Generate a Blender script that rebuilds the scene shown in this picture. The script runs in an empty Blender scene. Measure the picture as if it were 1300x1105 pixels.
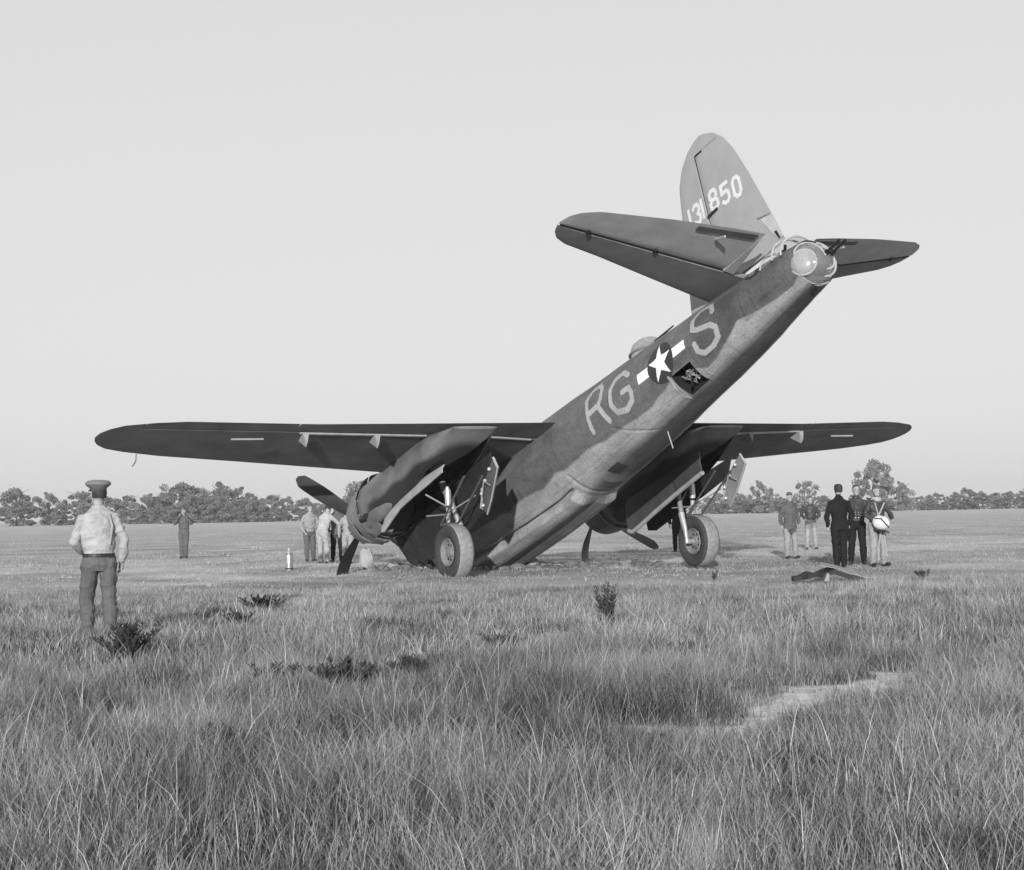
import bpy, bmesh, math, random
import numpy as np
from mathutils import Matrix, Vector, Euler

random.seed(7)
rng = np.random.default_rng(11)
SC = bpy.context.scene
COL = SC.collection
R = math.radians

# ------------------------------------------------------------------ camera, sky, sun, exposure
TH, RO = 0.0471987, R(1.0)
cam = bpy.data.cameras.new("camera"); cam.sensor_width = 36; cam.lens = 36*2080.26/1300
cam.clip_start = 0.1; cam.clip_end = 8000
co = bpy.data.objects.new("camera", cam); COL.objects.link(co)
_R0 = Vector((1, 0, 0)); _U0 = Vector((0, -math.sin(TH), math.cos(TH)))
_F = Vector((0, math.cos(TH), math.sin(TH)))
_Rt = math.cos(RO)*_R0 - math.sin(RO)*_U0; _Up = math.sin(RO)*_R0 + math.cos(RO)*_U0
m = Matrix.Identity(4)
for i in range(3):
    m[i][0] = _Rt[i]; m[i][1] = _Up[i]; m[i][2] = -_F[i]
m.translation = (0, 0, 1.3621)
co.matrix_world = m
SC.camera = co

SUN_EL, SUN_AZ = R(11.0), R(-6.5)          # the sun stands low behind the camera, a little to its left
w = bpy.data.worlds.new("World"); SC.world = w; w.use_nodes = True
nt = w.node_tree; nt.nodes.clear()
out = nt.nodes.new("ShaderNodeOutputWorld"); bg = nt.nodes.new("ShaderNodeBackground")
sky = nt.nodes.new("ShaderNodeTexSky"); sky.sky_type = 'NISHITA'; sky.sun_disc = False
sky.sun_elevation = SUN_EL; sky.sun_rotation = math.pi + SUN_AZ*-1
sky.dust_density = 2.0; sky.air_density = 1.0
bw = nt.nodes.new("ShaderNodeRGBToBW")     # black and white film
pw = nt.nodes.new("ShaderNodeMath"); pw.operation = 'POWER'; pw.inputs[1].default_value = 0.15
ml = nt.nodes.new("ShaderNodeMath"); ml.operation = 'MULTIPLY'; ml.inputs[1].default_value = 5.15
nt.links.new(sky.outputs[0], bw.inputs[0]); nt.links.new(bw.outputs[0], pw.inputs[0])
nt.links.new(pw.outputs[0], ml.inputs[0]); nt.links.new(ml.outputs[0], bg.inputs[0])
bg.inputs[1].default_value = 0.12
nt.links.new(bg.outputs[0], out.inputs[0])

sl = bpy.data.lights.new("sun", 'SUN'); sl.energy = 5.0; sl.angle = R(0.6); sl.color = (1, 1, 1)
so = bpy.data.objects.new("sun", sl); COL.objects.link(so)
to_sun = Vector((math.sin(SUN_AZ)*math.cos(SUN_EL), -math.cos(SUN_AZ)*math.cos(SUN_EL), math.sin(SUN_EL)))
so.rotation_euler = to_sun.to_track_quat('Z', 'Y').to_euler()
so.location = (-20, -60, 40)

SC.view_settings.view_transform = 'Standard'; SC.view_settings.look = 'None'
SC.view_settings.gamma = 1; SC.view_settings.use_curve_mapping = False
SC.view_settings.exposure = 0.0

# ------------------------------------------------------------------ helpers
def mat(name, g, rough=0.7, amp=0.25, scale=3.0, bump=0.0, bscale=40, metallic=0.0, dirt=0.0, spec=0.3, stretch=(1, 1, 1)):
    m = bpy.data.materials.new(name); m.use_nodes = True; n = m.node_tree; b = n.nodes["Principled BSDF"]
    tc = n.nodes.new("ShaderNodeTexCoord"); mp = n.nodes.new("ShaderNodeMapping"); mp.inputs['Scale'].default_value = stretch
    n.links.new(tc.outputs['Object'], mp.inputs[0])
    ns = n.nodes.new("ShaderNodeTexNoise"); ns.inputs['Scale'].default_value = scale; ns.inputs['Detail'].default_value = 7; ns.inputs['Roughness'].default_value = .62
    n.links.new(mp.outputs[0], ns.inputs[0])
    mr = n.nodes.new("ShaderNodeMapRange"); mr.inputs[1].default_value = .25; mr.inputs[2].default_value = .75
    mr.inputs[3].default_value = g*(1-amp); mr.inputs[4].default_value = g*(1+amp)
    n.links.new(ns.outputs[0], mr.inputs[0])
    last = mr.outputs[0]
    if dirt:
        n2 = n.nodes.new("ShaderNodeTexNoise"); n2.inputs['Scale'].default_value = scale*.35; n2.inputs['Detail'].default_value = 9
        n.links.new(mp.outputs[0], n2.inputs[0])
        r2 = n.nodes.new("ShaderNodeMapRange"); r2.inputs[1].default_value = .5; r2.inputs[2].default_value = .7; r2.inputs[3].default_value = 1; r2.inputs[4].default_value = 1-dirt
        n.links.new(n2.outputs[0], r2.inputs[0])
        mu = n.nodes.new("ShaderNodeMath"); mu.operation = 'MULTIPLY'
        n.links.new(last, mu.inputs[0]); n.links.new(r2.outputs[0], mu.inputs[1]); last = mu.outputs[0]
    n.links.new(last, b.inputs['Base Color'])
    b.inputs['Roughness'].default_value = rough; b.inputs['Metallic'].default_value = metallic
    b.inputs['Specular IOR Level'].default_value = spec
    if bump:
        n3 = n.nodes.new("ShaderNodeTexNoise"); n3.inputs['Scale'].default_value = bscale; n3.inputs['Detail'].default_value = 4
        n.links.new(tc.outputs['Object'], n3.inputs[0])
        bp = n.nodes.new("ShaderNodeBump"); bp.inputs['Strength'].default_value = bump; bp.inputs['Distance'].default_value = .02
        n.links.new(n3.outputs[0], bp.inputs['Height']); n.links.new(bp.outputs[0], b.inputs['Normal'])
    return m

def glassmat(name, g=.8, alpha=.35, rough=.12):
    m = bpy.data.materials.new(name); m.use_nodes = True; b = m.node_tree.nodes["Principled BSDF"]
    b.inputs['Base Color'].default_value = (g, g, g, 1); b.inputs['Roughness'].default_value = rough
    b.inputs['Alpha'].default_value = alpha; b.inputs['Specular IOR Level'].default_value = .8
    return m

def newobj(name, verts, faces, mt=None, parent=None, smooth=False, mats=None, fm=None):
    me = bpy.data.meshes.new(name)
    me.from_pydata([tuple(v) for v in verts], [], [tuple(int(i) for i in f) for f in faces])
    if mats:
        for k in mats: me.materials.append(k)
        if fm is not None: me.polygons.foreach_set("material_index", np.array(fm, dtype=np.int32))
    elif mt: me.materials.append(mt)
    if smooth: me.polygons.foreach_set("use_smooth", np.ones(len(me.polygons), dtype=bool))
    me.update()
    o = bpy.data.objects.new(name, me); COL.objects.link(o)
    if parent: o.parent = parent
    return o

def fastmesh(name, V, F, mt, smooth=False):
    """V (n,3) array, F (m,k) array of equal-sized faces"""
    me = bpy.data.meshes.new(name); k = F.shape[1]
    me.vertices.add(len(V)); me.vertices.foreach_set("co", np.asarray(V, dtype=np.float32).ravel())
    me.loops.add(F.size); me.loops.foreach_set("vertex_index", F.astype(np.int32).ravel())
    me.polygons.add(len(F)); me.polygons.foreach_set("loop_start", np.arange(0, F.size, k, dtype=np.int32))
    me.polygons.foreach_set("loop_total", np.full(len(F), k, dtype=np.int32))
    if smooth: me.polygons.foreach_set("use_smooth", np.ones(len(F), dtype=bool))
    me.update(calc_edges=True)
    if mt: me.materials.append(mt)
    return me

class MB:
    """collects shapes and links them as one mesh object"""
    def __init__(s): s.v = []; s.f = []
    def add(s, v, f):
        b = len(s.v); s.v += [tuple(p) for p in v]; s.f += [tuple(i+b for i in q) for q in f]; return s
    def rings(s, rings, cap=True, closed=True):
        n = len(rings[0]); v = [p for r in rings for p in r]; f = []
        for i in range(len(rings)-1):
            for j in range(n if closed else n-1):
                a = i*n+j; b = i*n+(j+1) % n; f.append((a, b, b+n, a+n))
        if cap:
            f.append(tuple(range(n))[::-1]); f.append(tuple((len(rings)-1)*n+j for j in range(n)))
        return s.add(v, f)
    def tube(s, pts, r, n=8, cap=True):
        pts = [Vector(p) for p in pts]; rs = r if isinstance(r, (list, tuple)) else [r]*len(pts); rg = []
        for i, p in enumerate(pts):
            d = (pts[min(i+1, len(pts)-1)]-pts[max(i-1, 0)]).normalized()
            a = d.cross(Vector((0, 0, 1)))
            if a.length < .1: a = d.cross(Vector((0, 1, 0)))
            a.normalize(); b = d.cross(a)
            rg.append([p+rs[i]*(math.cos(t)*a+math.sin(t)*b) for t in [2*math.pi*k/n for k in range(n)]])
        return s.rings(rg, cap)
    def box(s, c, size, rot=None):
        c = Vector(c); M = rot.to_matrix() if rot is not None else Matrix.Identity(3); v = []
        for x in (-.5, .5):
            for y in (-.5, .5):
                for z in (-.5, .5): v.append(c+M@Vector((x*size[0], y*size[1], z*size[2])))
        return s.add(v, [(0, 1, 3, 2), (4, 6, 7, 5), (0, 4, 5, 1), (2, 3, 7, 6), (0, 2, 6, 4), (1, 5, 7, 3)])
    def prism(s, poly, off):
        """poly: list of 3D points, off: extrusion vector"""
        n = len(poly); off = Vector(off); v = [Vector(p) for p in poly]; v += [p+off for p in v]
        return s.add(v, [tuple(range(n))[::-1], tuple(range(n, 2*n))]+[(i, (i+1) % n, (i+1) % n+n, i+n) for i in range(n)])
    def lathe(s, prof, axis_o, axis_d, n=24, cap=False):
        """prof: (distance along axis, radius)"""
        o = Vector(axis_o); d = Vector(axis_d).normalized(); a = d.cross(Vector((0, 0, 1)))
        if a.length < .1: a = d.cross(Vector((1, 0, 0)))
        a.normalize(); b = d.cross(a)
        return s.rings([[o+d*t+r*(math.cos(q)*a+math.sin(q)*b) for q in [2*math.pi*k/n for k in range(n)]] for t, r in prof], cap)
    def ball(s, c, r, n=10, sq=(1, 1, 1)):
        rg = []
        for i in range(1, n):
            t = math.pi*i/n
            rg.append([(c[0]+r*sq[0]*math.sin(t)*math.cos(2*math.pi*k/(2*n)), c[1]+r*sq[1]*math.sin(t)*math.sin(2*math.pi*k/(2*n)), c[2]+r*sq[2]*math.cos(t)) for k in range(2*n)])
        return s.rings(rg, True)
    def build(s, name, mt, parent=None, smooth=False, bevel=0, label=None):
        o = newobj(name, s.v, s.f, mt, parent, smooth)
        bm = bmesh.new(); bm.from_mesh(o.data); bmesh.ops.recalc_face_normals(bm, faces=bm.faces)
        if bevel: bmesh.ops.bevel(bm, geom=[e for e in bm.edges if e.calc_face_angle(0) > .6], offset=bevel, segments=1, affect='EDGES')
        bm.to_mesh(o.data); bm.free()
        if smooth:
            try: o.data.set_sharp_from_angle(angle=R(38))
            except Exception: pass
        if label: o['label'] = label
        return o

def tag(o, label=None, cat=None, group=None, kind=None):
    if label: o['label'] = label
    if cat: o['category'] = cat
    if group: o['group'] = group
    if kind: o['kind'] = kind
    return o
def empty(name, loc, rz=0):
    o = bpy.data.objects.new(name, None); COL.objects.link(o); o.location = loc; o.rotation_euler = (0, 0, rz); o.empty_display_size = .2
    return o

# ------------------------------------------------------------------ ground
def vnoise(x, y, seed=0):
    """smooth value noise, numpy"""
    xi = np.floor(x).astype(np.int64); yi = np.floor(y).astype(np.int64); fx = x-xi; fy = y-yi
    fx = fx*fx*(3-2*fx); fy = fy*fy*(3-2*fy)
    def h(a, b):
        q = np.sin(a*127.1+b*311.7+seed*74.7)*43758.5453; return q-np.floor(q)
    return (h(xi, yi)*(1-fx)+h(xi+1, yi)*fx)*(1-fy)+(h(xi, yi+1)*(1-fx)+h(xi+1, yi+1)*fx)*fy
def patch(x, y):
    """pale worn strip of sandy soil at the lower right"""
    cx = 1.85+(y-11.3)*.62; d = np.abs(x-cx)+.9*(vnoise(x*2.2, y*2.2, 5)-.5)+.4*(vnoise(x*7, y*7, 6)-.5)
    a = np.clip(1-d/np.where(y < 12.6, .75, .45), 0, 1)*np.clip((14.6-y)/.8, 0, 1)*np.clip((y-9.6)/1., 0, 1)
    return np.clip(a*1.6, 0, 1)
def gz(x, y):
    x = np.asarray(x, float); y = np.asarray(y, float)
    z = .07*(vnoise(x*.55, y*.55, 1)-.5)+.05*(vnoise(x*1.7, y*1.7, 2)-.5)+.03*(vnoise(x*5, y*5, 3)-.5)
    m_ = np.exp(-((x+.6)**2/9+(y-42.2)**2/3.))*.16*vnoise(x*1.5, y*1.5, 9)
    return z*np.clip(1.3-y/120, .15, 1)+m_-.02
ys = np.concatenate([np.arange(-60, 4, 4.), np.arange(4, 22, .12), np.arange(22, 60, .35), np.arange(60, 200, 3), np.geomspace(200, 3500, 40)])
xs = np.sinh(np.linspace(-5.2, 5.2, 261)); xs = xs/xs.max()*1800
xs = np.sort(np.concatenate([xs[(np.abs(xs) > 14)], np.arange(-14, 14.01, .14)]))
GX, GY = np.meshgrid(xs, ys); GZ = gz(GX, GY)
V = np.stack([GX, GY, GZ], -1).reshape(-1, 3)
ny, nx = GX.shape; idx = np.arange(ny*nx).reshape(ny, nx)
F = np.stack([idx[:-1, :-1], idx[:-1, 1:], idx[1:, 1:], idx[1:, :-1]], -1).reshape(-1, 4)
mg = bpy.data.materials.new("field_soil"); mg.use_nodes = True; n = mg.node_tree; b = n.nodes["Principled BSDF"]
at = n.nodes.new("ShaderNodeAttribute"); at.attribute_name = "tone"
tc = n.nodes.new("ShaderNodeTexCoord")
ns = n.nodes.new("ShaderNodeTexNoise"); ns.inputs['Scale'].default_value = 9; ns.inputs['Detail'].default_value = 10; ns.inputs['Roughness'].default_value = .7
n.links.new(tc.outputs['Object'], ns.inputs[0])
n2 = n.nodes.new("ShaderNodeTexNoise"); n2.inputs['Scale'].default_value = .35; n2.inputs['Detail'].default_value = 12; n2.inputs['Roughness'].default_value = .6
mp = n.nodes.new("ShaderNodeMapping"); mp.inputs['Scale'].default_value = (.5, 1, 1)
n.links.new(tc.outputs['Object'], mp.inputs[0]); n.links.new(mp.outputs[0], n2.inputs[0])
r1 = n.nodes.new("ShaderNodeMapRange"); r1.inputs[1].default_value = .3; r1.inputs[2].default_value = .7; r1.inputs[3].default_value = .62; r1.inputs[4].default_value = 1.35
r2 = n.nodes.new("ShaderNodeMapRange"); r2.inputs[1].default_value = .3; r2.inputs[2].default_value = .7; r2.inputs[3].default_value = .68; r2.inputs[4].default_value = 1.25
n.links.new(ns.outputs[0], r1.inputs[0]); n.links.new(n2.outputs[0], r2.inputs[0])
m1 = n.nodes.new("ShaderNodeMath"); m1.operation = 'MULTIPLY'; m2 = n.nodes.new("ShaderNodeMath"); m2.operation = 'MULTIPLY'
n.links.new(r1.outputs[0], m1.inputs[0]); n.links.new(r2.outputs[0], m1.inputs[1])
n.links.new(m1.outputs[0], m2.inputs[0]); n.links.new(at.outputs['Fac'], m2.inputs[1]); n.links.new(m2.outputs[0], b.inputs['Base Color'])
b.inputs['Roughness'].default_value = .95; b.inputs['Specular IOR Level'].default_value = .1
bp = n.nodes.new("ShaderNodeBump"); bp.inputs['Strength'].default_value = .8; bp.inputs['Distance'].default_value = .06
n.links.new(ns.outputs[0], bp.inputs['Height']); n.links.new(bp.outputs[0], b.inputs['Normal'])
me = fastmesh("ground", V, F, mg, True)
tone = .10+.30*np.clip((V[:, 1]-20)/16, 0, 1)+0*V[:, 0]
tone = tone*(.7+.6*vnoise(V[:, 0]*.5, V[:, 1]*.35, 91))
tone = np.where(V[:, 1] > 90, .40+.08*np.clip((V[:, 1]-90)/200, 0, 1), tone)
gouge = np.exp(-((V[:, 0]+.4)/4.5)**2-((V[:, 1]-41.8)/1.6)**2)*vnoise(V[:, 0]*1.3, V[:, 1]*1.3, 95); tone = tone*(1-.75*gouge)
pt = patch(V[:, 0], V[:, 1]); tone = tone*(1-pt)+.62*pt
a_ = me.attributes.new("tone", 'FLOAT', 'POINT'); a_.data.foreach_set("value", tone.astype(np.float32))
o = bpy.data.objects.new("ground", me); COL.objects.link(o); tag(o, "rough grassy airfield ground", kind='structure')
# ------------------------------------------------------------------ the crashed bomber
PSI, PHI, RLL = 0.5003126, 0.317525, -0.0142476
nose = Vector((-math.sin(PSI)*math.cos(PHI), math.cos(PSI)*math.cos(PHI), -math.sin(PHI)))
port = Vector((-math.cos(PSI), -math.sin(PSI), 0)); up = nose.cross(port)
port2 = port*math.cos(RLL)+up*math.sin(RLL); up2 = nose.cross(port2)
OW = Vector((1.16541, 37.794756, 2.373794)); DZ = 2.5
bomber = empty("bomber", (0, 0, 0)); bomber.empty_display_size = 1
Mb = Matrix.Identity(4)
for i in range(3): Mb[i][0] = nose[i]; Mb[i][1] = port2[i]; Mb[i][2] = up2[i]
Mb.translation = OW-up2*DZ
bomber.matrix_world = Mb
tag(bomber, "twin engined wartime bomber collapsed on its nose, tail high, marked RG S", "bomber")
def A(s, y, z): return Vector((7.5-s, y, z+DZ))
def toworld(p): return Mb @ p

olive = mat("faded_olive_paint", .17, .62, .16, 1.3, .05, 60, dirt=.18, spec=.35)
under = mat("neutral_grey_paint", .30, .6, .14, 1.1, .05, 60, dirt=.2, spec=.35)
wingu = mat("wing_grey_paint", .105, .68, .30, 1.6, .05, 60, dirt=.3, spec=.35)
fabric = mat("faded_fabric_covering", .31, .8, .10, 2.0, .15, 30, spec=.2)
stabp = mat("tailplane_paint", .19, .7, .24, 2.0, .08, 50, dirt=.15)
elevp = mat("elevator_fabric", .44, .8, .2, 2.5, .15, 30)
dark = mat("dark_interior", .018, .8, .4, 6)
doorin = mat("dark_door_paint", .022, .7, .4, 3)
metal = mat("bare_metal", .62, .38, .2, 8, metallic=.6)
steel = mat("grey_steel", .30, .45, .25, 10, metallic=.4)
gunm = mat("gun_metal", .03, .4, .2, 20, metallic=.5)
blackp = mat("black_propeller_paint", .022, .5, .3, 6)
rubber = mat("dusty_tyre_rubber", .22, .9, .35, 14, .4, 50)
rubberd = mat("dark_tyre_rubber", .045, .85, .35, 14, .3, 50)
white = mat("white_insignia_paint", .78, .6, .06, 6)
lettr = mat("pale_grey_letter_paint", .36, .7, .14, 5, dirt=.15)
disc = mat("dark_insignia_paint", .035, .6, .2, 6)
glass = glassmat("perspex", .45, .30)
frame_m = mat("pale_frame_paint", .38, .5, .1, 8)
cowlp = mat("cowling_paint", .155, .6, .35, 2.2, .05, 40, dirt=.3, spec=.45)
rimm = mat("dull_wheel_paint", .17, .6, .3, 12)
darksteel = mat("oily_steel", .10, .5, .3, 12, metallic=.3)
doord = mat("shade_toned_door_paint", .06, .6, .3, 3, dirt=.3)  # door colour darkened for the shadow of the fuselage
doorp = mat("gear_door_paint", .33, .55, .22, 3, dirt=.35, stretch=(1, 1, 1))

# ---- fuselage
FS = np.array([[0, .15, -.55, .3], [.15, .35, -.68, .45], [.5, .6, -.85, .64], [1.5, .92, -1.1, .9], [3, 1.1, -1.22, 1.08], [5, 1.15, -1.25, 1.16], [7, 1.14, -1.2, 1.15], [9, 1.11, -1.1, 1.08],
 [10, 1.08, -1.02, 1.03], [11, 1.05, -.93, .98], [12.5, 1.02, -.77, .885], [14, .99, -.58, .785], [15.5, .96, -.36, .66], [16.6, .92, -.16, .55], [17.3, .86, -.04, .46]])
def _sm(xs, ys, q):                                   # smooth (Catmull-Rom like) interpolation
    m_ = np.gradient(ys, xs); q = np.clip(q, xs[0], xs[-1]); k = np.clip(np.searchsorted(xs, q)-1, 0, len(xs)-2)
    h = xs[k+1]-xs[k]; t = (q-xs[k])/h
    return (2*t**3-3*t**2+1)*ys[k]+(t**3-2*t**2+t)*h*m_[k]+(-2*t**3+3*t**2)*ys[k+1]+(t**3-t**2)*h*m_[k+1]
def fus(s, a, off=0):
    """s: metres aft of the nose tip, a: radians from the top towards port"""
    s = np.asarray(s, float); a = np.asarray(a, float)
    zt, zb, w_ = [_sm(FS[:, 0], FS[:, i], s) for i in (1, 2, 3)]
    hh = (zt-zb)/2; zc = (zt+zb)/2
    ad = np.degrees(np.abs(a))
    # hanging bomb bay doors: a slit at 150 degrees, the doors stand proud below it
    bay = np.clip((s-3.2)/.3, 0, 1)*np.clip((8.75-s)/.25, 0, 1)
    slit = 149+(s-7)*1.6-6*np.clip((s-8), 0, 1)
    d = (ad-slit)
    dis = bay*(.15*np.clip(d/3, 0, 1)*np.clip((186-ad)/20, 0, 1) - .13*np.exp(-(d/2.2)**2))
    # lighter bulge of the lower side panels
    dis = dis - .03*np.exp(-((s-8.95)/.05)**2)*np.clip((ad-128)/5, 0, 1)
    l1 = 117+(s-11.05)*48
    dis = dis - .022*np.exp(-((ad-l1)/1.6)**2)*np.clip((s-11.0)/.1, 0, 1)*np.clip((12.1-s)/.2, 0, 1)
    l2 = 118-(s-11.2)*6
    dis = dis - .018*np.exp(-((ad-(124-(s-9)*1.0))/1.3)**2)*np.clip((s-9.6)/.2, 0, 1)*np.clip((11.2-s)/.1, 0, 1)
    dis = dis + .016*(vnoise(s*1.5+40, np.degrees(a)/18+40, 21)-.5) + .007*(vnoise(s*4+40, np.degrees(a)/8+40, 22)-.5)
    rr = off+dis
    return s, (w_+rr)*np.sin(a), zc+(hh+rr)*np.cos(a)
def fusp(s, a, off=0):
    x, y, z = fus(s, R(a), off); return A(float(x), float(y), float(z))
DEM = np.array([(17.4, 122), (17.28, 124), (16.98, 132), (16.52, 131), (15.9, 122), (15.51, 113), (15.11, 125), (14.55, 136), (14.22, 138), (13.98, 128), (13.35, 122), (13.18, 119.5), (12.74, 125), (12.38, 129), (11.97, 130), (11.46, 125.5),
 (11.09, 127), (10.54, 124.5), (10.02, 118.5), (9.62, 121.5), (9.25, 123), (8.64, 119.5), (7.99, 124), (7.18, 119.5), (6.5, 122.5), (6.16, 120), (5, 117), (3.5, 112), (0, 100)])[::-1]
S_ = np.concatenate([np.linspace(0, 3, 50)[:-1], np.arange(3, 17.3, .03), [17.3]]); NA = 216
A_ = np.arange(NA)*2*math.pi/NA
SS, AA = np.meshgrid(S_, A_, indexing='ij'); AS = np.where(AA > math.pi, AA-2*math.pi, AA)
x, y, z = fus(SS, AS)
V = np.stack([7.5-x, y, z+DZ], -1).reshape(-1, 3)
# crushed nose: nothing sinks far below the ground
Mw = np.array(Mb); Wd = V@Mw[:3, :3].T+Mw[:3, 3]
low = Wd[:, 2] < -.12; Wd[low, 2] = -.12
Mi = np.array(Mb.inverted()); V = Wd@Mi[:3, :3].T+Mi[:3, 3]
idx = np.arange(len(S_)*NA).reshape(len(S_), NA); nxt = np.roll(idx, -1, axis=1)
F = np.stack([idx[:-1], idx[1:], nxt[1:], nxt[:-1]], -1)
sc_ = (SS[:-1]+.015); ac_ = np.degrees(AS[:-1])
hatch = (sc_ > 13.30) & (sc_ < 13.97) & (ac_ > 114) & (ac_ < 157)
ng = (sc_ < 1.75); Fn = F[ng].reshape(-1, 4); F = F[(~hatch) & (~ng)].reshape(-1, 4)
fm_ = bpy.data.materials.new("fuselage_camouflage"); fm_.use_nodes = True; n = fm_.node_tree; b = n.nodes["Principled BSDF"]
at = n.nodes.new("ShaderNodeAttribute"); at.attribute_name = "paint"
at2 = n.nodes.new("ShaderNodeAttribute"); at2.attribute_name = "grime_and_shade"
tc = n.nodes.new("ShaderNodeTexCoord"); ns = n.nodes.new("ShaderNodeTexNoise"); ns.inputs['Scale'].default_value = 1.6; ns.inputs['Detail'].default_value = 10; ns.inputs['Roughness'].default_value = .65
mp = n.nodes.new("ShaderNodeMapping"); mp.inputs['Scale'].default_value = (.7, 1.6, 1.6)
n.links.new(tc.outputs['Object'], mp.inputs[0]); n.links.new(mp.outputs[0], ns.inputs[0])
r1 = n.nodes.new("ShaderNodeMapRange"); r1.inputs[1].default_value = .3; r1.inputs[2].default_value = .7; r1.inputs[3].default_value = .72; r1.inputs[4].default_value = 1.26
n.links.new(ns.outputs[0], r1.inputs[0])
mx = n.nodes.new("ShaderNodeMapRange"); mx.inputs[3].default_value = .118; mx.inputs[4].default_value = .31
n.links.new(at.outputs['Fac'], mx.inputs[0])
m1 = n.nodes.new("ShaderNodeMath"); m1.operation = 'MULTIPLY'; n.links.new(mx.outputs[0], m1.inputs[0]); n.links.new(r1.outputs[0], m1.inputs[1])
m2 = n.nodes.new("ShaderNodeMath"); m2.operation = 'MULTIPLY'; n.links.new(m1.outputs[0], m2.inputs[0]); n.links.new(at2.outputs['Fac'], m2.inputs[1])
nf = n.nodes.new('ShaderNodeTexNoise'); nf.inputs['Scale'].default_value = 22; nf.inputs['Detail'].default_value = 3; n.links.new(tc.outputs['Object'], nf.inputs[0])
rf = n.nodes.new('ShaderNodeMapRange'); rf.inputs[1].default_value = .3; rf.inputs[2].default_value = .7; rf.inputs[3].default_value = .8; rf.inputs[4].default_value = 1.2; n.links.new(nf.outputs[0], rf.inputs[0])
m3 = n.nodes.new('ShaderNodeMath'); m3.operation = 'MULTIPLY'; n.links.new(m2.outputs[0], m3.inputs[0]); n.links.new(rf.outputs[0], m3.inputs[1])
n.links.new(m3.outputs[0], b.inputs['Base Color']); b.inputs['Roughness'].default_value = .66; b.inputs['Specular IOR Level'].default_value = .35
n4 = n.nodes.new("ShaderNodeTexNoise"); n4.inputs['Scale'].default_value = 7; n4.inputs['Detail'].default_value = 6
n.links.new(tc.outputs['Object'], n4.inputs[0]); bp = n.nodes.new("ShaderNodeBump"); bp.inputs['Strength'].default_value = .25; bp.inputs['Distance'].default_value = .02
n.links.new(n4.outputs[0], bp.inputs['Height']); n.links.new(bp.outputs[0], b.inputs['Normal'])
u_, inv_ = np.unique(Fn, return_inverse=True)
o = bpy.data.objects.new("nose_glazing", fastmesh("nose_glazing", V[u_], inv_.reshape(-1, 4), mat("dark_nose_glazing", .02, .25, .3, 3, spec=.5), True)); COL.objects.link(o); o.parent = bomber
for q in (.35, .8, 1.25, 1.72):
    mb = MB(); mb.tube([fusp(q, 360*k/40, .012) for k in range(41)], .018, 6, False); mb.build("nose_frame", olive, o)
me = fastmesh("fuselage", V, F, fm_, True)
ad = np.degrees(np.abs(AS)); dem = np.interp(SS, DEM[:, 0], DEM[:, 1]); 
dem = dem+2.5*(vnoise(SS*3, SS*0, 31)-.5)
pa = np.clip((ad-dem)/2.2+.5, 0, 1)
dm = np.exp(-((SS-14.1)/.55)**2-((ad-98)/26)**2)*0
# repainted darker rectangles round the letters, panel joints, streaks
gr = 1-.0*SS
for j_ in (3.4, 4.9, 6.4, 8.95, 10.1, 11.25, 12.4, 13.2, 14.1, 15.0, 15.75, 16.4, 17.0):
    gr = gr*(1-.22*np.exp(-((SS-j_)/.018)**2))
for a0 in (22, 48, 74, 101, 138, 163):
    gr = gr*(1-.22*np.exp(-((ad-a0)/.5)**2))
for j_, a_0, a_1 in ((7.6, 60, 130), (9.5, 74, 122), (10.7, 30, 74), (11.8, 101, 138), (12.8, 22, 60), (14.55, 20, 60), (15.4, 101, 150), (16.05, 74, 120)):
    gr = gr*(1-.25*np.exp(-((SS-j_)/.016)**2)*((ad > a_0) & (ad < a_1)))
for k_ in range(46):                                   # scuffs, chips and oil spots
    q_, w_0 = 4+13*rng.random(), 40+120*rng.random(); e_ = .02+.09*rng.random(); f_ = 2+7*rng.random()
    gr = gr*(1+(.25 if k_ % 4 == 0 else -.3)*np.exp(-((SS-q_)/(e_*(1+k_ % 3)))**2-((ad-w_0)/f_)**2))
darkp = np.exp(-np.clip(np.abs(SS-14.95)-.55, 0, 9)**2/.02-np.clip(np.abs(ad-92)-30, 0, 99)**2/40)   # dark camouflage field by the big S
darkp2 = np.exp(-np.clip(np.abs(SS-16.0)-.7, 0, 9)**2/.05-np.clip(np.abs(ad-88)-22, 0, 99)**2/60)
gr = gr*(1-.30*darkp*(1-pa))*(1-.18*darkp2*(1-pa))
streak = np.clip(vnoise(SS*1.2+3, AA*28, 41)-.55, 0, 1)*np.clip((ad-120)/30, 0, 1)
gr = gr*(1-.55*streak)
belly_shade = np.clip((ad-147-3*vnoise(SS*2, SS*0, 44)+22*np.clip((SS-13.5)/3,0,1)*0)/16, 0, 1)*np.clip((SS-9)/1, 0, 1)+.75*np.clip((ad-160)/12,0,1)*(SS<=9.5); belly_shade = np.clip(belly_shade,0,1)  # shade of the belly put into the skin colour
gr = gr*(1-.75*belly_shade)
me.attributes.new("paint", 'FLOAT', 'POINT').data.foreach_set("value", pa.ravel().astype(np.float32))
me.attributes.new("grime_and_shade", 'FLOAT', 'POINT').data.foreach_set("value", gr.ravel().astype(np.float32))
o = bpy.data.objects.new("fuselage", me); COL.objects.link(o); o.parent = bomber

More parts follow.
